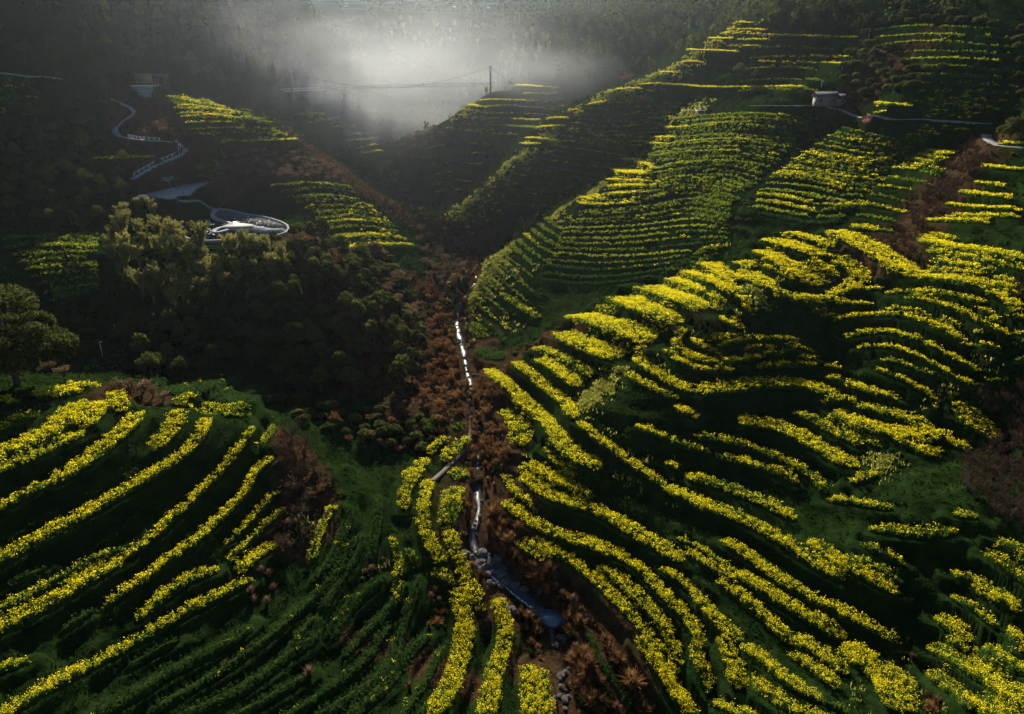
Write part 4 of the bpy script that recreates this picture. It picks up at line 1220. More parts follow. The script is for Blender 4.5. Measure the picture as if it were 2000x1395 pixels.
# twiggy brown thicket and clumps on the left foreground hill
for k, (px, py, s) in enumerate(((570,860,1.25),(595,890,1.35),(560,905,1.2),(612,925,1.1),(585,940,1.2))):
    one('bare', px, py, s, 'thicket_bush', 'dense leafless brown bush on the shoulder of the left foreground hill', 'bush', group='thicket on the left hill')
for px, py, s in ((575,965,.9),(600,985,.8),(585,1010,.9),(570,1035,.8),(595,1045,.7),(560,1075,.7),(545,1060,.6)):
    one('brown', px, py, s, 'tan_bush', 'tan leafy bush below the thicket on the left foreground hill', 'bush', group='tan bushes below the thicket')
for px, py, s in ((235,760,.7),(255,768,.8),(280,768,.9),(300,775,.7),(320,782,.6)):
    one('brown', px, py, s, 'hilltop_bush', 'brown bush along the top of the left foreground hill', 'bush', group='bushes on the left hilltop')
for px, py, s in ((75,712,.9),(100,728,1.0),(125,735,.9)):
    one('brown', px, py, s, 'pale_bush', 'pale bush under the great evergreen at left', 'bush', group='pale bushes under the great tree')

# the great evergreen at the left edge
big = P_broadleaf(20.0, 11.5, 62, 110, .24, None, .55)
p, _ = hit([35], [752], ZT)
o = empty('great_evergreen', p[0] - [0, 0, .2]); 
for pn, me in big: obj(pn, me, o)
tag(o, 'great spreading evergreen tree at the left edge above the foreground hill', 'tree')

# silver-grass clumps
GZ = [((880,1030,935,1060,940,1140,905,1120),0,10,.8,1.2,'russet grass clump on the left bank of the rock cascade','grass left of the cascade'),
 ((935,960,1000,990,1020,1060,985,1100,950,1060,945,1000),0,20,.8,1.3,'russet grass clump on the right bank above the rock cascade','grass above the cascade'),
 ((1000,1100,1060,1110,1120,1180,1140,1240,1100,1260,1090,1190,1040,1150),0,24,.9,1.5,'russet grass clump on the bank right of the plunge pool','grass right of the pool'),
 ((1120,1250,1180,1250,1230,1330,1260,1395,1140,1395,1110,1320),0,34,.9,1.5,'russet grass clump right of the lower stream','grass right of the lower stream'),
 ((1010,1180,1060,1210,1075,1300,1090,1395,1060,1395,1030,1260),0,18,.6,1.0,'small russet grass clump on the left bank of the lower stream','grass left of the lower stream'),
 ((840,1150,905,1180,890,1240,830,1230),0,10,.5,.9,'small russet grass clump among the dark strips left of the stream','grass among the dark strips'),
 ((870,620,900,660,905,730,880,740,860,680),0,16,.9,1.4,'russet grass clump beside the white upper stream','grass beside the upper stream'),
 ((930,850,990,840,990,930,945,930),0,16,.7,1.1,'russet grass clump beside the hidden bend of the stream','grass beside the hidden bend'),
 ((690,1080,740,1060,770,1130,720,1140),1,6,.5,.8,'pale grass tuft on the lit nose between dark strips','tufts on the lit nose'),
 ((480,1120,530,1110,540,1180,470,1200),1,6,.6,.9,'pale grass tuft below the last yellow strip of the left hill','tufts below the left strips'),
 ((1780,1280,1830,1280,1830,1395,1785,1395),0,10,.6,1.0,'orange grass clump at the foot of the bottom right bank','grass below the right bank')]
for i, (poly, pale, n, s0, s1, lab, grp) in enumerate(GZ):
    zp = zone_pts(poly, n, .9, 60 + i)
    for p, wd in zip(zp, spread(zp)):
        s = float(rng.uniform(s0, s1)); place_grass(p, s, ('low ' if s < (s0 + s1) / 2 else 'tall ') + lab + ', ' + wd, grp, pale)
for px, py, s, lab in ((605,1318,.9,'pale fluffy grass tuft alone between the dark strips'),(440,1300,.6,'tiny pale grass tuft low on the left foreground hill'),(800,1345,.8,'orange grass tuft near the bottom edge left of the stream')):
    p, _ = hit([px], [py], ZT); place_grass(p[0], s, lab, None, True)

sdl = np.r_[0, np.cumsum(np.linalg.norm(np.diff(STREAM[:, :2], axis=0), axis=1))]
dS = np.gradient(STREAM[:, :2], axis=0); dS /= np.linalg.norm(dS, axis=1)[:, None]
for k in range(len(STREAM)):
    Yk = STREAM[k, 1]
    if not 66 < Yk < 330: continue
    if Yk > 172 and Yk < 180: continue
    hid = 128 < Yk < 165 or Yk > 218
    for sd in (-1, 1):
        if rng.random() > (.6 if hid else .3): continue
        o_ = SW[k] + (rng.uniform(.1, .9) if hid else rng.uniform(.8, 2.6)); x, y = STREAM[k, :2] + np.array([-dS[k, 1], dS[k, 0]]) * o_ * sd
        reach = 'plunge pool reach' if Yk < 100 else 'straight reach above the cascade' if Yk < 128 else 'hidden bend' if hid else 'white upper reach'
        place_grass((x, y, float(ground(x, y))), float(rng.uniform(.6, 1.15) * (1.15 if Yk > 128 else .8)), ('left-bank ' if sd * dS[k, 1] > 0 else 'right-bank ') + 'russet silver-grass clump overhanging the ' + reach + ', ' + ('near', 'central', 'far')[int(sdl[k] / 6) % 3] + ' stretch', 'clumps along the ' + reach)

# grass on the banks and dry bracken: nobody could count it
def tufts(n, dry):
    th = rng.uniform(-math.radians(46), math.radians(46), n); lr = rng.uniform(math.log(52), math.log(430), n); r = np.exp(lr)
    x = np.sin(th) * r; y = np.cos(th) * r
    w = bil(WT, x, y); dd = bil(DRY, x, y) + .25 * fbm(x / 9, y / 9, 3, 30)
    k = (w < .55) & ((dd > .45) if dry else (dd < .55)); x, y, r = x[k], y[k], r[k]; m = len(x); z = ground(x, y)
    B = 3; a = rng.uniform(0, 6.28, (m, B)); s = np.clip(r * .0030, .22, .9)[:, None] * rng.uniform(.5, 1.3, (m, B)) * (1.15 if dry else 1)
    out = s * rng.uniform(.3, .9, (m, B)); wd = np.clip(r * .0008, .05, .22)[:, None] * np.ones((m, B))
    cx = x[:, None] + rng.normal(size=(m, B)) * .18; cy = y[:, None] + rng.normal(size=(m, B)) * .18
    dx, dy = np.cos(a), np.sin(a)
    v = np.stack([np.stack([cx - dy * wd, cy + dx * wd, z[:, None] - .08 + 0 * a], -1), np.stack([cx + dy * wd, cy - dx * wd, z[:, None] - .08 + 0 * a], -1),
                  np.stack([cx + dx * out * .5 + dy * wd * 1.1, cy + dy * out * .5 - dx * wd * 1.1, z[:, None] + s * .7], -1), np.stack([cx + dx * out * .5 - dy * wd * 1.1, cy + dy * out * .5 + dx * wd * 1.1, z[:, None] + s * .7], -1),
                  np.stack([cx + dx * out, cy + dy * out, z[:, None] + s * .82], -1)], 2).reshape(-1, 3)
    i = np.arange(m * B)[:, None] * 5
    return v, [i + [0, 1, 2, 3], i + [3, 2, 4]]
v, f = tufts(44000, False)
tag(obj("slope_grass", npmesh("slope_grass", v, f, M_GRAS)), 'rough green grass covering the terrace banks', 'grass', kind='stuff')
v, f = tufts(42000, True)
tag(obj("dry_bracken", npmesh("dry_bracken", v, f, M_FERN)), 'brown dry bracken covering gullies and spurs', 'bracken', kind='stuff')

# tall grass on the crests, its sunlit glow put into the colour
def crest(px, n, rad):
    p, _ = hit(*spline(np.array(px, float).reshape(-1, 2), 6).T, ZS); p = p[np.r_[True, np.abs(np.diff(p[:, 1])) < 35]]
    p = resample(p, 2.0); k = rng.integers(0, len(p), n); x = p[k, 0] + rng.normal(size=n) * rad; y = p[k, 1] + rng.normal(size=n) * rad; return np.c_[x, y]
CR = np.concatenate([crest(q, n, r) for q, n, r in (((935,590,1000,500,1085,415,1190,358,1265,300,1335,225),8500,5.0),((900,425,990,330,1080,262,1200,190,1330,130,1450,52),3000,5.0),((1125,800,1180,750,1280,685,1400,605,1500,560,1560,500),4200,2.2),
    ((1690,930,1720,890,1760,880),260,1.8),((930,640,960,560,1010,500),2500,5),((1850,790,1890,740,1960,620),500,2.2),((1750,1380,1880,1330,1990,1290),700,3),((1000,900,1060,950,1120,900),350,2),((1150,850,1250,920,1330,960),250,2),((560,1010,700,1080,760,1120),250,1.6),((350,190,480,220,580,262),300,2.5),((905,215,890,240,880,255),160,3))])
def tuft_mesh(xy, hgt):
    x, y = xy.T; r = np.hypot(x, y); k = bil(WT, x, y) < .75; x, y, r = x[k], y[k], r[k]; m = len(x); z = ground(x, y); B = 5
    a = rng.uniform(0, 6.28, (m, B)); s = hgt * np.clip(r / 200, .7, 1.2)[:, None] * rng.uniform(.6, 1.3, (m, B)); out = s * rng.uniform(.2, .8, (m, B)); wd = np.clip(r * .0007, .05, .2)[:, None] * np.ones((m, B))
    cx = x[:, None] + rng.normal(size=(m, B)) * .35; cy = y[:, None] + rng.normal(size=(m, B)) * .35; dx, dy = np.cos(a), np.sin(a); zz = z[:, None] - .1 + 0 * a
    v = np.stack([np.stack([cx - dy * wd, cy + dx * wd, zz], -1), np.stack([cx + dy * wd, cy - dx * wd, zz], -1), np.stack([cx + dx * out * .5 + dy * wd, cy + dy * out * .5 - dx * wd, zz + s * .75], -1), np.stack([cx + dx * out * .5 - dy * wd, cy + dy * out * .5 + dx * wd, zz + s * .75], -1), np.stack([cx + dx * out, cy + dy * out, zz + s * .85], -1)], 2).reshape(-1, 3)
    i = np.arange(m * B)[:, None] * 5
    return npmesh("sun_tinted_grass", v, [i + [0, 1, 2, 3], i + [3, 2, 4]], M_SUNTINT)
tag(obj("sun_tinted_grass", tuft_mesh(CR, .9)), 'tall grass with painted sun glow along the rib crests', 'grass', kind='stuff')

# far wood on the mountains behind: one mass
def far_wood(n):
    th = rng.uniform(-math.radians(42), math.radians(42), n); r = np.exp(rng.uniform(math.log(340), math.log(1320), n)); x = np.sin(th) * r; y = np.cos(th) * r
    k = (fbm(x / 60, y / 60, 3, 90) > -.6) & ((r > 470) | (bil(ZS, x, y) > ZC + 14)) & (bil(WT, x, y) < .3); x, y, r = x[k], y[k], r[k]; z = ground(x, y); m = len(x); q = 26
    hh = rng.uniform(5, 11, m) * np.clip(r / 600, .8, 1.3)
    v = rand_unit(m * q).reshape(m, q, 3); v[..., 2] = np.abs(v[..., 2])
    c = np.stack([x, y, z], -1)[:, None] + v * np.stack([hh * .36, hh * .36, hh], -1)[:, None] * rng.uniform(.6, 1.05, (m, q, 1))
    mb = MB(); rand_cards(mb, c.reshape(-1, 3), np.repeat(hh * .11, q), .6)
    return mb
tag(far_wood(5400).build("far_wood", M_EVER), 'hazy dark woodland covering the distant mountains', 'woodland', kind='stuff')
# ------------------------------------------------------------------ water
def ribbon(line, hw, z0, z1, mb=None):
    p = np.asarray(line); d = np.gradient(p[:, :2], axis=0); d /= np.linalg.norm(d, axis=1)[:, None] + 1e-9
    nr = np.c_[-d[:, 1], d[:, 0]] * np.broadcast_to(np.asarray(hw, float), (len(p),))[:, None]
    n = len(p); mb = mb or MB()
    v = np.concatenate([np.c_[p[:, :2] + nr, p[:, 2] + z0], np.c_[p[:, :2] - nr, p[:, 2] + z0], np.c_[p[:, :2] + nr, p[:, 2] + z1], np.c_[p[:, :2] - nr, p[:, 2] + z1]])
    i = np.arange(n - 1)
    q = lambda a, b: np.stack([a * n + i, a * n + i + 1, b * n + i + 1, b * n + i], 1)
    f = np.concatenate([q(3, 2), q(0, 1), q(2, 0), q(1, 3)])
    mb.add(v, f); mb.add(v[[0, n, 3 * n, 2 * n]], [[0, 1, 2, 3]]); mb.add(v[[n - 1, 2 * n - 1, 4 * n - 1, 3 * n - 1]], [[3, 2, 1, 0]])
    return mb

def water_mat(name, col, foam, rough=.12, bump=.25, scale=2.0):
    m = principled(name, col, rough, .5 if name in ('pool_water', 'pond_water') else .12); t = m.node_tree; b = t.nodes["Principled BSDF"]
    tc = t.nodes.new("ShaderNodeTexCoord"); n = t.nodes.new("ShaderNodeTexNoise"); n.inputs["Scale"].default_value = scale; n.inputs["Detail"].default_value = 6; n.inputs["Distortion"].default_value = .6
    t.links.new(tc.outputs["Object"], n.inputs["Vector"])
    bp = t.nodes.new("ShaderNodeBump"); bp.inputs["Strength"].default_value = bump; bp.inputs["Distance"].default_value = .08; t.links.new(n.outputs[0], bp.inputs["Height"]); t.links.new(bp.outputs[0], b.inputs["Normal"])
    if foam:
        r = t.nodes.new("ShaderNodeValToRGB"); e = r.color_ramp.elements; e[0].position = .5 - foam; e[0].color = (*col, 1); e[1].position = .62 - foam * .6; e[1].color = (.78, .8, .82, 1)
        t.links.new(n.outputs[0], r.inputs[0]); t.links.new(r.outputs[0], b.inputs["Base Color"])
        r2 = t.nodes.new("ShaderNodeMapRange"); r2.inputs[1].default_value = .45; r2.inputs[2].default_value = .6; r2.inputs[3].default_value = rough; r2.inputs[4].default_value = .6
        t.links.new(n.outputs[0], r2.inputs[0]); t.links.new(r2.outputs[0], b.inputs["Roughness"])
    return m
wl = STREAM.copy(); wl[:, 2] = smooth_line(STREAM, 5)[:, 2] + .22
wcut = STREAM[:, 1] > 82
sw_ = np.maximum(.08, SW + .1 + .3 * vnoise(np.arange(len(SW)) / 3.3, np.zeros(len(SW)), 11))[wcut]
ww_ = (wl + np.c_[.35 * vnoise(np.arange(len(SW)) / 3.1, np.zeros(len(SW)), 12), np.zeros((len(SW), 2))])[wcut]
tag(ribbon(ww_, sw_, -.5, 0).build("stream_water", water_mat("stream_water", (.035, .042, .048), 0, .35, 1.0, 6.0)), 'bright shallow stream running down the valley floor', 'stream', kind='structure')
M_ROCK = mottled("rock", (.035, .033, .030), (.12, .11, .10), 2.5, .95, .6, .03)
pool_c, _ = hit([1083], [1208], ZT); pool_c = pool_c[0]
th = np.linspace(0, 2 * math.pi, 28)[:-1]; rr = 2.1 * (1 + .16 * np.sin(2 * th + 1) + .1 * np.sin(3 * th))
pz = float(np.interp(pool_c[1], STREAM[:, 1], wl[:, 2])) + .12
pool = np.c_[pool_c[0] + np.cos(th) * rr * 1.05, pool_c[1] + np.sin(th) * rr]
tag(MB().prism(pool, pz - .6, pz + .05).build("plunge_pool", water_mat("pool_water", (.09, .14, .17), 0, .06, .12, 1.2)), 'still blue plunge pool below the rock cascade', 'pool', kind='structure')
rocks = []
for k in range(5):
    bm = bmesh.new(); bmesh.ops.create_icosphere(bm, subdivisions=2, radius=1)
    for v in bm.verts:
        c = v.co; s = 1 + .22 * float(fbm(np.array([c.x * 1.3 + k * 9]), np.array([c.y * 1.3 + c.z * 2]), 3, 33)[0]); v.co = Vector((round(c.x * s * 3.2) / 3.2 * .3 + c.x * s * .7, c.y * s, c.z * s * .62))
    me = bpy.data.meshes.new("rock"); bm.to_mesh(me); bm.free(); me.materials.append(M_ROCK); rocks.append(me)
def rock(p, s, lab, grp):
    o = obj("stream_rock", rocks[rng.integers(5)], None, (p[0], p[1], p[2] + s * .15), float(rng.uniform(0, 6.28))); o.scale = (s, s * rng.uniform(.6, 1.1), s * rng.uniform(.6, 1)); tag(o, lab, "rock", grp)
for px0, px1, py0, py1, n, s0, s1, lab, grp in ((905,985,1075,1145,46,.35,1.1,'dark wet rock in the cascade above the plunge pool','rocks of the cascade'),(990,1060,1140,1200,18,.3,.9,'dark rock between cascade and plunge pool','rocks above the pool'),
    (1075,1130,1240,1395,26,.3,.8,'grey boulder in the lower stream bed','rocks of the lower stream'),(885,915,610,690,16,.35,.9,'pale boulder in the white upper stream','rocks of the upper stream'),(915,945,730,760,7,.3,.7,'boulder in the stream at the white bend','rocks at the white bend')):
    q = np.c_[rng.uniform(px0, px1, n), rng.uniform(py0, py1, n)]
    if py1 < 1200: q[:, 0] += (q[:, 1] - (py0 + py1) / 2) * .25
    hp_ = hit(q[:, 0], q[:, 1], ZT)[0]
    for p, wd in zip(hp_, spread(hp_)): s_ = float(rng.uniform(s0, s1)); rock(p, s_, ('small ' if s_ < (s0 + s1) / 2 else 'big ') + lab + ', ' + wd, grp)
lab = {0: 'stone in the straight stream above the cascade', 1: 'stone in the hidden bend of the stream', 2: 'stone in the white upper stream'}
pk = [k for k in range(len(STREAM)) if 100 < STREAM[k, 1] < 300 and rng.random() < .55]
for k, wd in zip(pk, spread(STREAM[pk])):
    zz_ = 0 if STREAM[k, 1] < 128 else 1 if STREAM[k, 1] < 165 else 2; s_ = float(rng.uniform(.22, .6)); p = STREAM[k] + [rng.uniform(-1, 1) * (SW[k] + .3), 0, .15]
    rock(p, s_, ('small grey ' if s_ < .4 else 'large grey ') + lab[zz_] + ', ' + wd, 'stones of the stream bed')
# white strands of the cascade
M_FOAM = water_mat("white_water", (.12, .13, .14), .06, .4, .5, 4)
for k, fl in enumerate(([770,490,850,570,900,610,925,650],[870,480,880,540,905,590,930,640],[960,650,1000,690,1060,740,1110,775,1160,830],[840,560,880,575,910,600])):
    ln = land_line(8, fl, 6, .5, 2); ln[:, 2] = ground(ln[:, 0], ln[:, 1]) + .12
    tag(ribbon(ln, .22, -.25, .06).build("white_water_strand", M_FOAM), ('left','middle','lowest','shortest')[k] + ' white strand of water falling over the cascade rocks', 'waterfall', 'strands of the cascade')

# ------------------------------------------------------------------ footpaths, plaza and pond
M_PAVE = mottled("pale_paving", (.17, .17, .18), (.28, .28, .28), 1.2, .9, .3, .1)
M_DIRT = mottled("path_earth", (.04, .032, .024), (.08, .065, .05), 1.0, .9, .4)
M_STONE = mottled("kerb_stone", (.22, .22, .22), (.34, .34, .33), 1.5, .95, .3, .03)
M_DARKM = principled("dark_metal", (.04, .04, .045), .5, .4)
M_WHITE = mottled("white_paint", (.62, .62, .60), (.78, .78, .76), 2, .6, .1)
M_WOOD = mottled("weathered_wood", (.13, .09, .06), (.26, .19, .12), 3, .85, .3)
M_PALEW = mottled("pale_timber", (.55, .47, .34), (.74, .66, .50), 2, .8, .3)
M_TILE = mottled("grey_roof_tile", (.05, .052, .058), (.10, .10, .11), 2, .95, .5, .03)
M_WALL = mottled("limewash_wall", (.10, .095, .085), (.18, .17, .155), 1.2, .9, .2)
M_CONC = mottled("concrete", (.14, .14, .135), (.24, .24, .23), 1.0, .9, .3, .08)
M_GLASS = principled("dark_glass", (.02, .025, .03), .08, .6)
PLAB = {'zigzag':('winding grey footpath zigzagging down from the viewing platform',M_PAVE),'link':('short pale footpath linking the plaza with the pond',M_PAVE),'spur':('narrow path climbing right from the head of the pond',M_DIRT),
  'hut':('thin pale footpath crossing the upper right hillside past the hut',M_CONC),'right':('curving concrete path below the mound at the right edge',M_CONC),'stream':('narrow earth path curving beside the stream',M_DIRT),'road':('grey lane at the far left under the mountain',M_CONC)}
for k, (ln, hw) in PATHS.items():
    l2 = ln.copy(); l2[:, 2] = ground(ln[:, 0], ln[:, 1]); l2 = smooth_line(l2, 3)
    tag(ribbon(l2, hw, -.5, .16).build("footpath", PLAB[k][1]), PLAB[k][0], 'path', kind='structure'); PATHS[k] = (l2, hw)
def railing(line, hw, side, i0, i1, label, name="path_railing", mat=M_WHITE, gap=2.2, h=1.1):
    p = resample(line[i0:i1], gap); d = np.gradient(p[:, :2], axis=0); d /= np.linalg.norm(d, axis=1)[:, None] + 1e-9
    q = np.c_[p[:, :2] + np.c_[-d[:, 1], d[:, 0]] * hw * side, p[:, 2] + .1]
    o = empty(name, q[0])
    for a in q: MB().box((a[0] - q[0, 0], a[1] - q[0, 1], a[2] - q[0, 2] + h / 2), (.16, .16, h)).build("post", mat, o)
    MB().tube(q - q[0] + [0, 0, h], .06, 5).build("handrail", mat, o)
    MB().tube(q - q[0] + [0, 0, h * .55], .04, 4).build("midrail", mat, o)
    tag(o, label, "railing")
zz = PATHS['zigzag'][0]; nz = len(zz)
railing(zz, 1.25, -1, int(nz * .70), nz - 1, 'pale post railing along the lower leg of the winding path')
railing(zz, 1.25, 1, int(nz * .45), int(nz * .66), 'pale post railing along the middle bend of the winding path')

pl = MB().prism(plaza, PLZ - .6, PLZ + .05).build("plaza", M_PAVE); tag(pl, 'pale paved plaza shaped like a pointed leaf above the pond', 'plaza', kind='structure')
tag(MB().prism(pond, PONDZ - .5, PONDZ - .12).build("pond_water", water_mat("pond_water", (.012, .018, .010), 0, .1, .06, .8)), 'dark water of the egg-shaped ornamental pond', 'pond', kind='structure')
ring = np.vstack([pond, pond[:2]]); ring3 = np.c_[ring, np.full(len(ring), PONDZ)]
tag(ribbon(ring3, .38, -.8, .25).build("pond_kerb", M_STONE), 'pale stone kerb running round the egg-shaped pond', 'kerb')
wk = on_plane(px_line(1, [1215,1168,1190,1185,1184,1200,1200,1218,1245,1234,1280,1243,1283,1252,1255,1263,1215,1275,1193,1288,1205,1297,1250,1288,1290,1275], 6), PONDZ + .1)
tag(ribbon(np.c_[wk, np.full(len(wk), PONDZ + .1)], .75, -.6, .08).build("pond_walkway", M_STONE), 'white curving walkway across the pond', 'walkway')
dc = on_plane(np.array([[466.0, 443.5]]), PONDZ)[0]
th = np.linspace(0, 2 * math.pi, 41)[:-1]
dk = empty("pond_disc", (*dc, PONDZ)); MB().prism(np.c_[np.cos(th) * 5.0, np.sin(th) * 4.6], -.5, .22).build("platform", M_STONE, dk); MB().prism(np.c_[np.cos(th) * 4.5, np.sin(th) * 4.1], .22, .28).build("paving", M_PAVE, dk)
tag(dk, 'pale oval platform at the end of the pond walkway', 'platform')
floats = MB().prism(np.c_[np.cos(th[::5]) * .22, np.sin(th[::5]) * .22], 0, .14).mesh("float", M_WHITE)
cnt = 0
while cnt < 64:
    a, b = rng.random(2); q = np.array([[(1090 + a * 110) if rng.random() < .45 else (1290 + a * 240), 0]]); q[0, 1] = (1225 + b * 95) if q[0, 0] < 1240 else (1205 + b * 60)
    w = on_plane(q * .35, PONDZ)[0]
    if not in_poly(np.array([w[0]]), np.array([w[1]]), pc + (pond - pc) * .93)[0] or np.hypot(*(w - dc)) < 5.5: continue
    tag(obj("pond_float", floats, None, (w[0], w[1], PONDZ - .13)), 'tiny white float on the dark pond water', 'float', 'white floats on the pond'); cnt += 1

# leaf-shaped sunshade on the plaza
gp = on_plane(np.array([[333.0, 371.0]]), PLZ)[0]; sh = empty("leaf_sunshade", (*gp, PLZ + .05))
M_GRNP = mottled("green_panel", (.03, .075, .055), (.06, .12, .09), 2, .5, .1, .4)
MB().prism(np.c_[np.cos(th) * 1.9, np.sin(th) * 1.6], 0, .3).build("base", M_STONE, sh); MB().tube([(0, 0, .3), (0, .05, 2.2), (0, 0, 3.6)], [.32, .2, .16], 8).build("post", M_GRNP, sh)
for a, L, ti in ((.25, 4.6, .35), (2.75, 4.2, .45), (1.4, 3.2, .6), (-1.3, 3.0, .12), (3.7, 3.4, .2)):
    t = np.linspace(0, 1, 9); w = np.sin(np.pi * t ** .8) * .85; v = []
    for i in range(9):
        for s in (-1, 0, 1):
            r = L * t[i]; x = math.cos(a) * r - math.sin(a) * w[i] * s; y = math.sin(a) * r + math.cos(a) * w[i] * s; v.append((x, y, 3.3 + r * ti - .09 * r * r * .5 + abs(s) * w[i] * .25))
    v = np.array(v); v2 = np.concatenate([v, v - [0, 0, .08]]); f = []
    for i in range(8):
        for s in range(2):
            k = i * 3 + s; f += [[k, k + 3, k + 4, k + 1], [k + 27, k + 28, k + 31, k + 30]]
        f += [[i * 3, i * 3 + 27, i * 3 + 30, i * 3 + 3], [i * 3 + 2, i * 3 + 5, i * 3 + 32, i * 3 + 29]]
    m = MB(); m.add(v2, f); m.build("leaf_panel", M_GRNP, sh)
tag(sh, 'green sunshade of leaf-shaped panels on a post on the plaza', 'sunshade')

# ------------------------------------------------------------------ people
def skin_mesh(name, V, E, Rr, mat, sub=1):
    me = bpy.data.meshes.new(name); me.from_pydata(V, E, []); o = bpy.data.objects.new(name, me); COL.objects.link(o)
    m = o.modifiers.new("s", 'SKIN'); 
    for i, r in enumerate(Rr): me.skin_vertices[0].data[i].radius = (r, r) if np.isscalar(r) else r
    me.skin_vertices[0].data[0].use_root = True
    o.modifiers.new("u", 'SUBSURF').levels = sub
    dg = bpy.context.evaluated_depsgraph_get(); out = bpy.data.meshes.new_from_object(o.evaluated_get(dg)); bpy.data.objects.remove(o)
    out.materials.clear(); out.materials.append(mat); out.name = name
    return out
M_SKIN = principled("skin", (.45, .28, .2), .6, .3); M_HAIR = principled("hair", (.015, .012, .01), .6, .3)
COATS = [principled("coat_" + n, c, .8, .1) for n, c in (("red", (.35, .03, .03)), ("blue", (.04, .07, .22)), ("white", (.6, .6, .58)), ("black", (.02, .02, .022)), ("orange", (.5, .17, .03)))]
M_TROU = principled("trousers", (.02, .025, .04), .85, .1)
bV = [(0,0,.95),(0,0,1.15),(0,0,1.38),(0,0,1.5),(0,.01,1.62),(0,0,1.72),(.19,0,1.40),(.26,.03,1.12),(.26,-.06,.88),(-.19,0,1.40),(-.26,.03,1.12),(-.26,-.06,.88),(.09,0,.9),(.10,-.02,.5),(.10,.01,.1),(.10,-.12,.04),(-.09,0,.9),(-.11,.03,.5),(-.11,.05,.1),(-.11,-.08,.04)]
bE = [(0,1),(1,2),(2,3),(3,4),(4,5),(2,6),(6,7),(7,8),(2,9),(9,10),(10,11),(0,12),(12,13),(13,14),(14,15),(0,16),(16,17),(17,18),(18,19)]
bR = [(.15,.1),(.14,.1),(.15,.1),.055,.095,.07,.06,.045,.035,.06,.045,.035,.085,.06,.04,.035,.085,.06,.04,.035]
BODY = skin_mesh("body", bV, bE, bR, M_SKIN)
JACK = skin_mesh("jacket", [bV[k] for k in (0,1,2,6,7,9,10)], [(0,1),(1,2),(2,3),(3,4),(2,5),(5,6)], [(.19,.13),(.18,.13),(.18,.12),.085,.07,.085,.07], COATS[0])
TROU = skin_mesh("trousers", [bV[k] for k in (0,12,13,14,16,17,18)], [(0,1),(1,2),(2,3),(0,4),(4,5),(5,6)], [(.16,.115),.10,.078,.06,.10,.078,.06], M_TROU)
hm = MB(); t6 = np.linspace(0, 2 * math.pi, 11)[:-1]
hm.tube([(0, .025, 1.60), (0, .03, 1.68), (0, .015, 1.75), (0, .01, 1.785)], [.098, .108, .085, .02], 10); HAIR = hm.mesh("hair", M_HAIR, True)
def person(p, rz, coat, label):
    o = empty("person", p, rz); obj("body", BODY, o); obj("trousers", TROU, o); obj("hair", HAIR, o); j = obj("jacket", JACK, o)
    j.material_slots[0].link = 'OBJECT'; j.material_slots[0].material = COATS[coat]; tag(o, label, "person")
pp = on_plane(np.array([[360.0, 381.0]]), PLZ)[0]; person((*pp, PLZ + .05), 2.0, 3, 'person in a dark coat standing on the front edge of the plaza')

# ------------------------------------------------------------------ viewing platform on the left spur
vp, _ = hit([262], [172], ZS); vp = vp[0]; vz = vp[2] + 1.2
P = empty("viewing_platform", (vp[0], vp[1], vz))
MB().box((0, 1, -.2), (21, 8, .4)).build("deck", M_PALEW, P); MB().box((0, -2.6, -2.0), (20.4, .5, 3.2)).build("retaining_wall", M_CONC, P); MB().box((-2, -4.6, -2.6), (25, 3.5, .5)).build("lower_terrace", M_PAVE, P); MB().box((-2, -6.0, -4.3), (25, .5, 3.0)).build("lower_wall", M_CONC, P)
for k in range(15): MB().box((-10.2 + k * 1.457, -2.85, .55), (.12, .12, 1.1)).build("post", M_WOOD, P)
MB().box((0, -2.85, 1.12), (20.6, .12, .1)).build("handrail", M_WOOD, P); MB().box((0, -2.85, .6), (20.6, .07, .08)).build("midrail", M_WOOD, P)
tag(P, 'timber viewing platform with railing on top of the left spur', 'platform')
T = empty("straw_stall", (vp[0] - 8.2, vp[1] + 2.6, vz))
for k in range(4): MB().box((-.9 + k * .55, 0, .8 + k * .95), (3.6 - k * .6, 3 - k * .4, .9), .1).build("step", M_PALEW, T)
MB().box((-1.2, .3, 5.2), (1.0, .8, 2.2), 0, .3).build("peak", M_PALEW, T); T.scale = (1.35,) * 3
tag(T, 'pale stepped straw stall at the left end of the platform', 'stall')
B = empty("display_wall", (vp[0] + 3.8, vp[1] + 3.2, vz))
MB().box((0, 0, 2.2), (6.2, .35, 3.0)).build("panel", M_WOOD, B); MB().box((0, 0, 3.85), (6.8, 1.4, .3)).build("roof", M_WOOD, B)
for x in (-2.8, 0, 2.8): MB().box((x, 0.3, 1.85), (.25, .25, 3.7)).build("post", M_WOOD, B)
B.scale = (1.3,) * 3
tag(B, 'pale timber display wall on the middle of the platform', 'wall')
A = empty("timber_arbour", (vp[0] + 12.8, vp[1] + 1.5, vz - .6))
for x in (-1.7, 1.7):
    for y in (-1.2, 1.2): MB().box((x, y, 1.6), (.2, .2, 4.6)).build("post", M_CONC, A)
for k in range(5): MB().box((-1.8 + k * .9, 0, 4.0), (.12, 3.2, .18)).build("rafter", M_CONC, A)
for y in (-1.2, 1.2): MB().box((0, y, 3.8), (4.4, .16, .2)).build("beam", M_CONC, A)
A.scale = (1.3,) * 3
tag(A, 'open grey arbour frame at the right end of the platform', 'arbour')
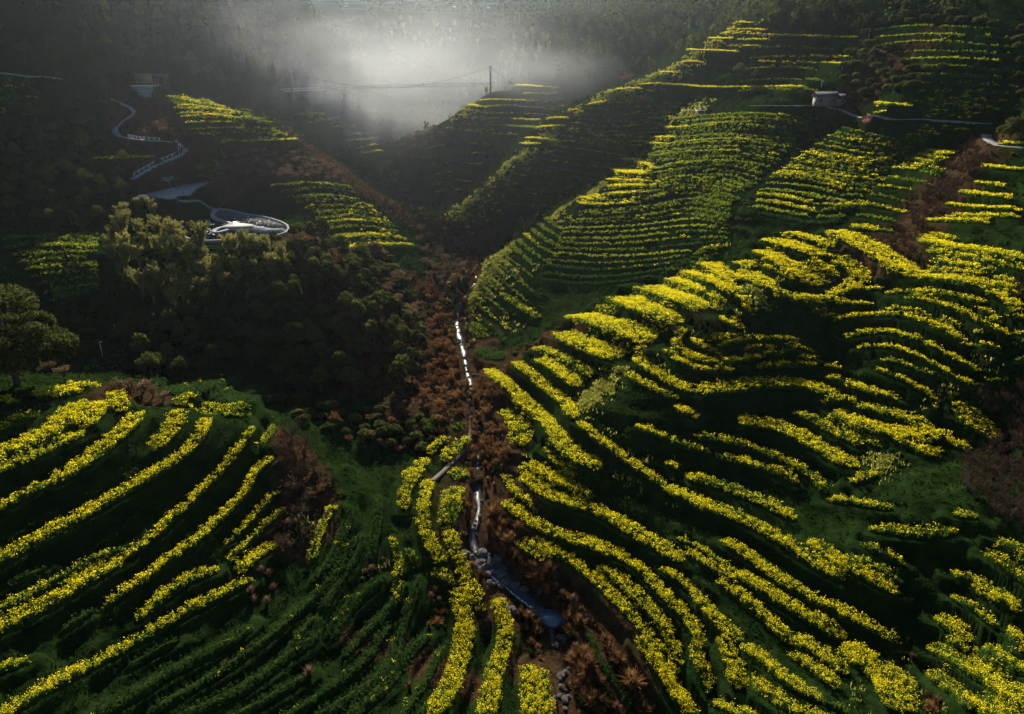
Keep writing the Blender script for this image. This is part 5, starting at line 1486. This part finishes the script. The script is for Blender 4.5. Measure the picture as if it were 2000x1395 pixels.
for k, (x, y, c, lab) in enumerate(((-3.6, -1.6, 3, 'person in a black coat beside the straw stall'), (-2.4, -1.9, 2, 'person in a white coat left of the display wall'), (.2, -1.8, 1, 'person in a blue coat at the middle of the platform railing'), (1.3, -1.5, 0, 'person in a red coat before the display wall'),
    (5.2, -1.9, 3, 'person in a dark coat right of the display wall at the railing'), (7.6, -1.7, 4, 'person in an orange coat at the right end of the platform'))):
    person((vp[0] + x, vp[1] + y, vz), k * 1.3, c, lab)

# ------------------------------------------------------------------ suspension bridge
BA, BB = at(522, 180, 440), at(960, 167, 440); TL, TR = at(572, 179, 440), at(958, 168, 440)
br = empty("suspension_bridge", TL)
def bz(x): return np.interp(x, [BA[0], (TL[0] + TR[0]) / 2, BB[0]], [BA[2], (TL[2] + TR[2]) / 2 + .6, BB[2]])
xs = np.linspace(BA[0], BB[0], 60); zb = np.interp(xs, [BA[0], BB[0]], [BA[2], BB[2]]) + .8 * (1 - ((xs - xs.mean()) / (xs[-1] - xs[0]) * 2) ** 2)
dl = np.c_[xs, np.full(60, 440.0), zb]
ribbon(dl - TL, 1.3, -.25, 0).build("deck", M_PALEW, br)
for s in (-1.25, 1.25):
    MB().tube(dl - TL + [0, s, 1.1], .14, 5).build("handrail", M_WHITE, br); MB().tube(dl - TL + [0, s, .55], .05, 4).build("midrail", M_WHITE, br); MB().tube(dl - TL + [0, s, -.25], .14, 5).build("stringer", M_WHITE, br)
for t, hgt, dn in ((TL, 11.5, 6), (TR, 11.0, 5)):
    for s in (-1.7, 1.7):
        tw = MB().box((t[0] - TL[0], s, t[2] - TL[2] + (hgt - dn) / 2), (1.0, .8, hgt + dn), 0, .8).build("tower", M_CONC, br)
    MB().box((t[0] - TL[0], 0, t[2] - TL[2] + hgt - .7), (.9, 4.2, .9)).build("crossbeam", M_CONC, br)
x = np.linspace(TL[0], TR[0], 40); u = (x - x[0]) / (x[-1] - x[0]); zt = (TL[2] + 11.2) * (1 - u) + (TR[2] + 10.7) * u; zc = zt - 4 * u * (1 - u) * 10.3
for s in (-1.5, 1.5):
    MB().tube(np.c_[x, np.full(40, 440.0 + s), zc] - TL, .06, 5).build("main_cable", M_CONC, br)
    for e, t0, hgt in ((-1, TL, 11.2), (1, TR, 10.7)): MB().tube(np.array([[t0[0], 440 + s, t0[2] + hgt], [t0[0] + e * 17, 440 + s, t0[2] - 3]]) - TL, .10, 5).build("backstay", M_CONC, br)
    hg = MB()
    for k in range(1, 39): hg.tube(np.array([[x[k], 440 + s, zc[k]], [x[k], 440 + s, np.interp(x[k], xs, zb)]]) - TL + [0, -.2 * np.sign(s), 0], .018, 3)
    hg.build("hangers", M_CONC, br)
tag(br, 'slender suspension footbridge crossing the misty valley', 'bridge')
q = at(827, 168, 440); person((q[0], 440, float(np.interp(q[0], xs, zb))), .4, 3, 'lone person walking on the suspension bridge')

# ------------------------------------------------------------------ cable car line far behind
cz = empty("cableway_cables", at(640, 3, 640))
c0, c1 = at(600, 4, 640), at(1120, 16, 640)
for k, (dy, dz) in enumerate(((0, 0), (6, -2.2), (0, 3.5))):
    t = np.linspace(0, 1, 14)[:, None]; L = c0 * (1 - t) + c1 * t + [0, dy, dz] - np.c_[t * 0, t * 0, 3 * np.sin(np.pi * t)]
    MB().tube(L - at(640, 3, 640), .09, 4).build("cable", M_DARKM, cz)
tag(cz, 'thin cableway ropes strung across the top of the valley', 'cable')
M_GON = mottled("gondola_shell", (.45, .47, .5), (.6, .6, .62), 1, .35, 0, .5)
for k, (px, py) in enumerate(((676, 7), (783, 12), (887, 9), (953, 11))):
    g = empty("gondola", at(px, py, 640) - [0, 0, 1.6]); s = 1.0
    MB().box((0, 0, .0), (2.0, 1.8, .9), 0, 1.12).build("cabin", M_GON, g); MB().box((0, 0, .85), (2.25, 2.0, .8), 0, .9).build("window_band", M_GLASS, g); MB().box((0, 0, 1.36), (2.0, 1.8, .2), 0, .7).build("roof", M_GON, g); MB().tube([(0, 0, 1.4), (0, .3, 2.4), (0, 0, 3.4)], .09, 5).build("hanger_arm", M_DARKM, g)
    tag(g, ('leftmost', 'second from left', 'third from left', 'rightmost')[k] + ' cable car gondola hanging above the valley head', 'gondola', 'gondolas')
for k, (px, py0, py1, lab) in enumerate(((932, 2, 34, 'leftmost steel cableway pylon above the far treeline'), (983, 4, 30, 'middle steel cableway pylon above the far treeline'), (1014, 2, 24, 'rightmost steel cableway pylon above the far treeline'))):
    b0 = at(px, py1, 640); t0 = at(px, py0, 640); H = t0[2] - b0[2]; o = empty("cableway_pylon", b0 - [0, 0, 8])
    MB().tube([(0, 0, 0), (0, 0, H + 8)], [.55, .35], 8).build("mast", M_DARKM, o)
    MB().box((0, 0, H + 7.6), (7.5, .5, .5)).build("crossarm", M_DARKM, o); MB().box((0, 0, H + 5.2), (5.0, .4, .4)).build("crossarm", M_DARKM, o)
    for s in (-3.2, 3.2): MB().box((s, 0, H + 6.8), (.4, 2.2, .7)).build("sheave", M_DARKM, o)
    tag(o, lab, "pylon")
b0 = hit([1071], [32], ZT)[0][0]; o = empty("power_pole", b0); MB().tube([(0, 0, -1), (0, 0, 15)], [.28, .2], 7).build("shaft", M_CONC, o); MB().box((0, 0, 13.6), (2.6, .18, .2)).build("crossarm", M_DARKM, o); tag(o, 'tall concrete power pole on the hazy right ridge', 'pole')

# ------------------------------------------------------------------ hut, lookout, small roof, lamps
hp = hit([1617], [204], ZS)[0][0]; H = empty("hillside_hut", hp + [0, 0, .1], -.05)
def gable(cx, w, d, z, rise, ov=.5):
    m = MB(); x0, x1 = cx - w / 2 - ov, cx + w / 2 + ov; y0 = -d / 2 - ov; y1 = d / 2 + ov; t = .18
    for s in (-1, 1):
        ye = y0 if s < 0 else y1
        v = np.array([(x0, ye, z - .15), (x1, ye, z - .15), (x1, 0, z + rise), (x0, 0, z + rise)]); v = np.concatenate([v, v + [0, 0, t]])
        m.add(v, [[0, 3, 2, 1], [4, 5, 6, 7], [0, 1, 5, 4], [2, 3, 7, 6], [1, 2, 6, 5], [3, 0, 4, 7]])
    return m
def gwall(cx, w, d, z, rise):
    m = MB(); m.box((cx, 0, z / 2 - .4), (w, d, z + .8))
    for x in (cx - w / 2 + .01, cx + w / 2 - .01): m.add([(x, -d / 2, z), (x, d / 2, z), (x, 0, z + rise)], [[0, 1, 2]])
    return m
gwall(-1.4, 7.6, 5.0, 2.9, 1.6).build("wall", M_WALL, H); rf = gable(-1.4, 7.6, 5.0, 2.9, 1.6).build("roof", M_TILE, H); MB().box((-1.4, 0, 4.66), (8.4, .35, .22)).build("ridge", M_TILE, rf)
gwall(4.2, 3.5, 4.4, 2.4, 1.3).build("wing_wall", M_WALL, H); rf = gable(4.2, 3.5, 4.4, 2.4, 1.3, .4).build("wing_roof", M_TILE, H); MB().box((4.2, 0, 3.86), (4.2, .3, .2)).build("ridge", M_TILE, rf)
for x, w, h, z in ((-3.9, 1.1, 1.1, 1.5), (1.0, 1.1, 1.1, 1.5), (4.4, .9, .9, 1.3)):
    yy = -2.55 if x < 2.4 else -2.25
    f = MB().box((x, yy, z), (w + .2, .1, h + .2)).build("window", M_WOOD, H); MB().box((x, yy - .06, z), (w, .04, h)).build("pane", M_GLASS, f)
dr = MB().box((-1.5, -2.56, 1.05), (1.5, .1, 2.1)).build("door", M_WOOD, H); MB().box((-1.0, -2.63, 1.0), (.06, .06, .2)).build("handle", M_DARKM, dr)
tag(H, 'small grey-roofed hut with pale walls beside the upper footpath', 'hut')
lp = hit([1367], [226], ZT)[0][0]; o = empty("lookout_deck", lp)
for x in (-1.5, 1.5):
    for y in (-1.2, 1.2): MB().box((x, y, .8), (.16, .16, 2.8)).build("leg", M_WHITE, o)
MB().box((0, 0, 2.2), (3.8, 3.0, .22)).build("deck", M_WHITE, o); MB().box((0, -1.3, .6), (3.2, .1, .12)).build("brace", M_WHITE, o)
MB().box((.2, .2, 2.75), (1.2, .8, .9), .3, .6).build("canopy", M_WHITE, o); tag(o, 'small white lookout deck on four legs among the terraces', 'lookout')
sp = hit([284], [404], ZT)[0][0]; o = empty("garden_pavilion", sp)
m = MB(); m.add([(-3.4, -2.6, 2.6), (3.4, -2.6, 2.6), (3.4, 2.6, 2.6), (-3.4, 2.6, 2.6), (-1, 0, 4.2), (1, 0, 4.2)], [[0, 1, 5, 4], [2, 3, 4, 5]]); m.add([(3.4, -2.6, 2.6), (3.4, 2.6, 2.6), (1, 0, 4.2), (-3.4, 2.6, 2.6), (-3.4, -2.6, 2.6), (-1, 0, 4.2)], [[0, 1, 2], [3, 4, 5]]); m.build("roof", M_TILE, o); MB().box((0, 0, 2.5), (6.4, 4.8, .16)).build("ceiling", M_WOOD, o)
for x in (-2.8, 2.8):
    for y in (-2, 2): MB().box((x, y, 1.1), (.22, .22, 2.8)).build("post", M_WOOD, o)
tag(o, 'small hip-roofed garden pavilion half hidden behind the bamboo', 'pavilion')
def lamp(px, py, h, lab):
    p = hit([px], [py], ZT)[0][0]; o = empty("lamp_post", p); MB().tube([(0, 0, -.4), (0, 0, h)], [.07, .05], 6).build("pole", M_WHITE, o); MB().box((.3, 0, h), (.7, .3, .12)).build("lamp_head", M_WHITE, o); MB().box((0, 0, .1), (.4, .4, .3)).build("base", M_CONC, o); tag(o, lab, "lamp post")
lamp(351, 304, 4.2, 'white lamp post at the lower bend of the winding path')
lamp(201, 697, 4.0, 'white lamp post in the shade left of the knoll')
lamp(1696, 74, 2.6, 'white lamp post high on the slope above the hut'); lamp(1645, 136, 2.6, 'white lamp post on the drain right of the highest terraces'); lamp(1604, 170, 2.2, 'small white lamp post just above the hut')
fp = PATHS['right'][0][-8]; o = empty("path_trestle", fp - [0, 1.5, 0])
for x in (-2.2, 2.0):
    MB().box((x, 0, -2.4), (.14, .14, 5)).build("leg", M_CONC, o)
MB().box((0, 0, -.4), (6, .14, .16)).build("beam", M_CONC, o); MB().tube([(-2.2, 0, -.6), (2.0, 0, -2.6)], .05, 4).build("brace", M_CONC, o)
tag(o, 'thin trestle propping the concrete path at the right edge', 'trestle')

# ------------------------------------------------------------------ air: even haze over the whole valley and the mist bank under the bridge
def volume_mat(name, dens, aniso, col=(.93, .95, 1.0)):
    m = bpy.data.materials.new(name); m.use_nodes = True; t = m.node_tree; t.nodes.remove(t.nodes["Principled BSDF"])
    v = t.nodes.new("ShaderNodeVolumePrincipled"); v.inputs["Color"].default_value = (*col, 1); v.inputs["Density"].default_value = dens; v.inputs["Anisotropy"].default_value = aniso
    t.links.new(v.outputs[0], t.nodes["Material Output"].inputs["Volume"]); return m, v, t
ztop = float(ZT.max()) + 40
hz, _, _ = volume_mat("haze_air", HAZE, .87, (.74, .87, 1.0))
tag(MB().box((0, 650, (ztop - 40) / 2), (2700, 1500, ztop + 40)).build("haze", hz), 'thin bluish haze filling the valley', 'haze', kind='stuff')
mm, v, t = volume_mat("mist_air", MIST, .1, (.90, .95, 1.0))
tc = t.nodes.new("ShaderNodeTexCoord"); n = t.nodes.new("ShaderNodeTexNoise"); n.inputs["Scale"].default_value = 1.7; n.inputs["Detail"].default_value = 3
t.links.new(tc.outputs["Object"], n.inputs["Vector"])
ln = t.nodes.new("ShaderNodeVectorMath"); ln.operation = 'LENGTH'; t.links.new(tc.outputs["Object"], ln.inputs[0])
mr = t.nodes.new("ShaderNodeMapRange"); mr.inputs[1].default_value = 1.0; mr.inputs[2].default_value = .25; mr.inputs[3].default_value = 0; mr.inputs[4].default_value = 1; t.links.new(ln.outputs["Value"], mr.inputs[0])
nr_ = t.nodes.new("ShaderNodeMapRange"); nr_.inputs[1].default_value = .36; nr_.inputs[2].default_value = .66; t.links.new(n.outputs[0], nr_.inputs[0])
mu = t.nodes.new("ShaderNodeMath"); mu.operation = 'MULTIPLY'; t.links.new(mr.outputs[0], mu.inputs[0]); t.links.new(nr_.outputs[0], mu.inputs[1])
mu2 = t.nodes.new("ShaderNodeMath"); mu2.operation = 'MULTIPLY'; mu2.inputs[1].default_value = MIST; t.links.new(mu.outputs[0], mu2.inputs[0]); t.links.new(mu2.outputs[0], v.inputs["Density"])
bm = bmesh.new(); bmesh.ops.create_icosphere(bm, subdivisions=3, radius=1.0); me = bpy.data.meshes.new("mist_bank"); bm.to_mesh(me); bm.free(); me.materials.append(mm)
mo = obj("mist_bank", me, None, at(730, 168, 478)); mo.scale = (170, 95, 58)
tag(mo, 'sunlit bank of white mist lying under the bridge', 'mist', kind='stuff')
print("TRIS", sum(len(m.polygons) for m in bpy.data.meshes), "OBJS", len(bpy.data.objects))
